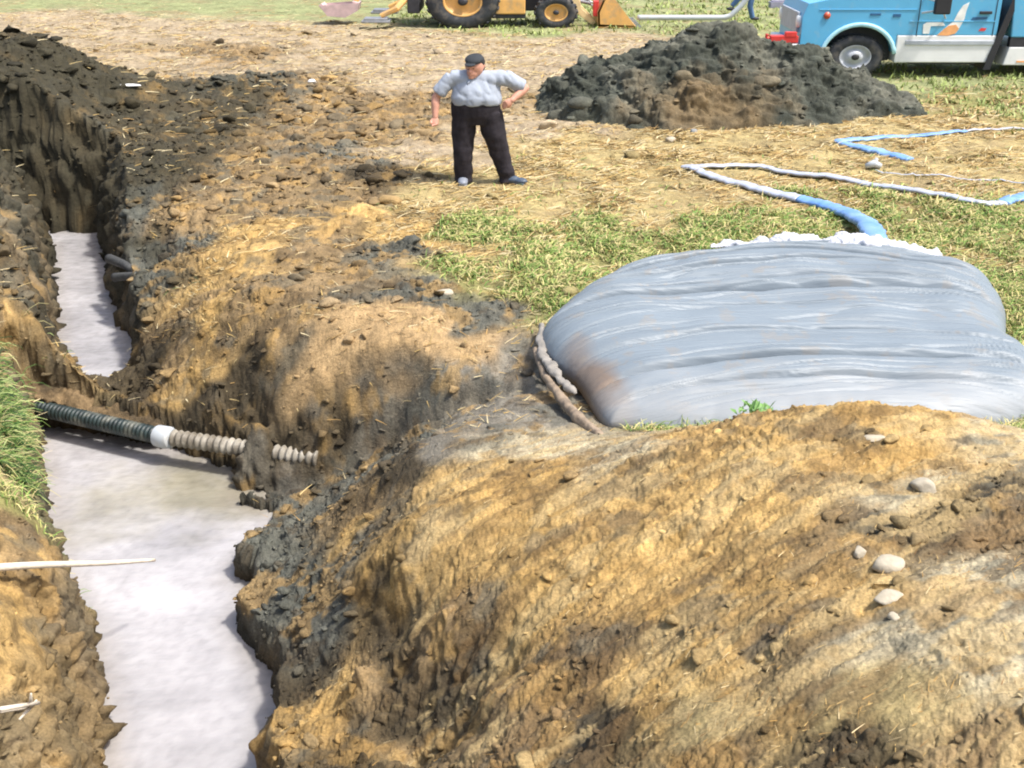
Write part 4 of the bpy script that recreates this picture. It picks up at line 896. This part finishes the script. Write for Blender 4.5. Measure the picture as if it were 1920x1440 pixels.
    mb=MB(); mb.tube([(0,.2,wc),(0,1.8,wc)],.05,10); mb.build('front_axle',M['dark'],root); mb=MB(); mb.box(((xr+xb)/2,.12,zb-.01),(xb-xr-.7,.16,.05)); mb.build('running_board',M['dark'],root)
    for yy in (.17,1.83): wheel(root,(0.0,yy,wc),wc,1.38,.27,.245,M['rim'])
    # service body behind the gap, with its slanting black mud flap
    xs0=X(1884); xs1=xs0+4.2
    mb=MB(); mb.prism([(xs0+.10,Zt(70)),(xs0,1.95),(xs1,1.95),(xs1,Zt(70))],-.03,2.03); sb=mb.build('service_body',M['blue'],root,bevel=.025)
    mb=MB(); mb.prism([(xs0+.02,Zt(122)),(xs0+.10,Zt(88)),(xs0+2.0,Zt(88)),(xs0+2.0,Zt(122))],-.03,2.03); mb.build('service_body_skirt',M['white'],root,bevel=.02)
    mb=MB(); mb.box((xs0+1.05,.05,Zt(79)),(1.9,.14,.19)); mb.build('dark_gap_rail',M['dark'],root)  # dark rail in the gap between body and skirt
    mb=MB(); mb.box((xs0+1.1,-.037,Zt(115)),(1.6,.012,.035)); mb.build('amber_stripe',M['orange'],root)
    mb=MB(); mb.add([(X(1888),-.02,1.75),(X(1900),-.02,1.75),(X(1900),.9,1.75),(X(1888),.9,1.75),(X(1849),-.06,Zt(130)),(X(1862),-.06,Zt(130)),(X(1862),.9,Zt(130)),(X(1849),.9,Zt(130))],[(0,3,2,1),(4,5,6,7),(0,1,5,4),(2,3,7,6),(1,2,6,5),(0,4,7,3)]); mb.build('black_gap_guard',M['black'],root)
    mb=MB(); mb.prism(arch(xs0+2.9,.68,.56,.42,16,0,180)+[(xs0+2.2,.42)],-.04,.3); mb.build('wheel_well',M['dark'],root)
    for yy in (.17,1.83): wheel(root,(xs0+2.9,yy,wc),wc,1.38,.27,.245,M['rim'])
    mb=MB(); mb.box((xs1-.1,1.0,.62),(.2,2.0,.2)); mb.build('rear_bumper',M['white'],root,bevel=.02)
    tag(root,'light blue and white service truck parked on the grass behind the dark soil heap','truck')
truck()

# ------------------------------------------------------------------ orange backhoe loader
def backhoe():
    Yb=33.0; x0=xat(868,40,Yb); root=thing('backhoe_loader',(x0,Yb,0))
    def X(px,py=30): return xat(px,py,Yb)-x0
    def Zb(py): return zat(py,Yb)
    wheel(root,(0,.2,.72),.74,1.38,.46,.40,M['yellow'],'ag',22); wheel(root,(0,1.9,.72),.74,1.38,.46,.40,M['yellow'],'ag',22)
    xfw=X(1043); wheel(root,(xfw,.25,.42),.43,1.38,.30,.24,M['yellow'],'ag',18); wheel(root,(xfw,1.85,.42),.43,1.38,.30,.24,M['yellow'],'ag',18)
    # chassis, engine hood, side tank
    mb=MB(); mb.box(((X(800)+X(1060))/2,1.05,.58),(X(1060)-X(800),.7,.34)); mb.build('chassis',M['dark'],root,bevel=.02)
    mb=MB(); mb.box(((X(925)+X(985))/2,.35,Zb(13)),(X(985)-X(925),.5,Zb(-2)-Zb(27))); mb.build('side_tank',M['yellow'],root,bevel=.03)
    mb=MB(); mb.box(((X(922)+X(986))/2,.40,.34),(X(986)-X(922),.5,.16)); mb.build('step',M['dark'],root,bevel=.02)
    mb=MB(); mb.prism([(X(940),.80),(X(940),1.75),(X(1070),1.58),(X(1085),1.40),(X(1085),.75)],.62,1.48); mb.build('engine_hood',M['yellow'],root,bevel=.05,seg=3)
    mb=MB(); mb.box((X(1086),1.05,1.08),(.06,.7,.5)); mb.build('grille',M['dark'],root,bevel=.01)
    mb=MB(); mb.prism([(r_*math.cos(a)*1.3,.72+r_*math.sin(a)) for r_,a in [(.86,math.radians(t)) for t in range(20,165,12)]+[(.78,math.radians(t)) for t in range(160,15,-12)]],-.05,.45); mb.build('rear_fender',M['yellow'],root)
    # cab
    for px_,yy in ((845,.3),(845,1.8),(930,.3),(930,1.8)):
        mb=MB(); mb.box((X(px_),yy,2.0),(.09,.09,1.5)); mb.build('cab_post',M['dark'],root)
    mb=MB(); mb.box((X(888),1.05,2.80),(1.6,1.75,.12)); mb.build('cab_roof',M['yellow'],root,bevel=.04)
    mb=MB(); mb.box((X(888),1.05,1.25),(1.3,1.4,.10)); mb.build('cab_floor',M['dark'],root); mb=MB(); mb.box((X(875),1.05,1.45),(.5,.5,.3)); mb.box((X(862),1.05,1.8),(.14,.5,.55)); mb.build('seat',M['black'],root,bevel=.03)
    mb=MB(); mb.tube([(X(905),1.05,1.3),(X(912),1.05,1.85)],.03,8); mb.lathe([(.2,-.012),(.22,0),(.2,.012)],(X(913),1.05,1.88),20); mb.build('steering_wheel',M['black'],root)
    # loader arms (two) and bucket at the right
    for yy in (.42,1.68):
        mb=MB(); pr=[(X(960),1.30),(X(1080),1.22),(X(1092,15),Zb(18)),(X(1120,45),Zb(45)),(X(1112,50),Zb(50)),(X(1078,15),Zb(24)),(X(1068),1.04),(X(960),1.12)]; mb.prism(pr,yy-.06,yy+.06); mb.build('loader_arm',mat('pale_orange_paint',(.82,.60,.30),.5),root,bevel=.015)
    for yy in (.42,1.68):
        mb=MB(); mb.tube([(X(1000),yy+.14,1.0),(X(1110),yy+.14,.62)],.05,10); mb.tube([(X(1100),yy+.14,.66),(X(1135),yy+.14,.42)],.025,10); mb.build('hydraulic_ram',M['grey'],root,True)
    mb=MB(); xb0=X(1122); xb1=X(1192)
    # open bucket made from plates
    prof=[(xb0,.10),(xb0-.02,.45),(xb0+.12,.78),(xb0+.34,.88)]; out=prof+[(p[0]+.05,p[1]) for p in prof[::-1]]
    mb.prism(out,-.1,2.2); mb.prism([(xb0,.04),(xb1,.04),(xb1,.09),(xb0,.13)],-.1,2.2)
    for yy in (-.1,2.16): mb.prism([(xb0,.06),(xb1,.06),(xb0+.40,.86),(xb0+.12,.78),(xb0-.02,.45)],yy,yy+.04)
    mb.build('loader_bucket',M['yellow'],root)
    for k in range(7):
        mb=MB(); mb.box((xb1+.06,.0+k*.34,.06),(.2,.07,.035)); mb.build('bucket_tooth',M['grey'],root)
    mb=MB(); mb.box((X(1118),.30,.52),(.16,.2,.42)); mb.build('quick_coupler',M['red'],root,bevel=.02)
    # backhoe end at the left
    mb=MB(); mb.box((X(775),1.05,.85),(.35,1.9,.9)); mb.build('rear_frame',M['dark'],root,bevel=.03)
    for yy in (-.1,2.2):
        mb=MB(); mb.tube([(X(770),1.05+(yy-1.05)*.6,.95),(X(745),yy,.55),(X(715),yy,.36)],[.10,.09,.07],8); mb.build('stabiliser_leg',M['yellow'],root)
        mb=MB(); mb.box((X(706),yy,.28),(.66,.45,.07)); mb.box((X(706),yy,.22),(.8,.5,.06)); mb.build('stabiliser_pad',M['grey'],root,bevel=.015)
    mb=MB(); mb.prism([(X(770),.9),(X(770),1.4),(X(735),2.3),(X(705),2.9),(X(690),2.8),(X(720),2.1),(X(745),1.2)],.95,1.15); mb.build('boom',M['yellow'],root,bevel=.02)
    mb=MB(); mb.prism([(X(690),2.95),(X(705),2.75),(X(676),1.4),(X(664,15),Zb(12)),(X(655,15),Zb(12)),(X(662),1.5)],.97,1.13); mb.build('dipper_arm',M['yellow'],root,bevel=.02)
    mb=MB(); bp_=[(X(668),.62),(X(664),.40),(X(640),.22),(X(606),.26),(X(590),.55),(X(596),.60),(X(612),.34),(X(640),.30),(X(656),.45),(X(655),.66)]
    mb.prism(bp_,.75,1.35); mb.prism([(X(668),.62),(X(664),.40),(X(640),.22),(X(606),.26),(X(592),.55)],.72,.76); mb.prism([(X(668),.62),(X(664),.40),(X(640),.22),(X(606),.26),(X(592),.55)],1.34,1.38); mb.build('digging_bucket',mat('faded_pink_steel',(.55,.40,.38),.6,0,.2,5),root)
    tag(root,'orange backhoe loader parked on the far grass at the top of the picture','backhoe loader')
backhoe()
print('done')
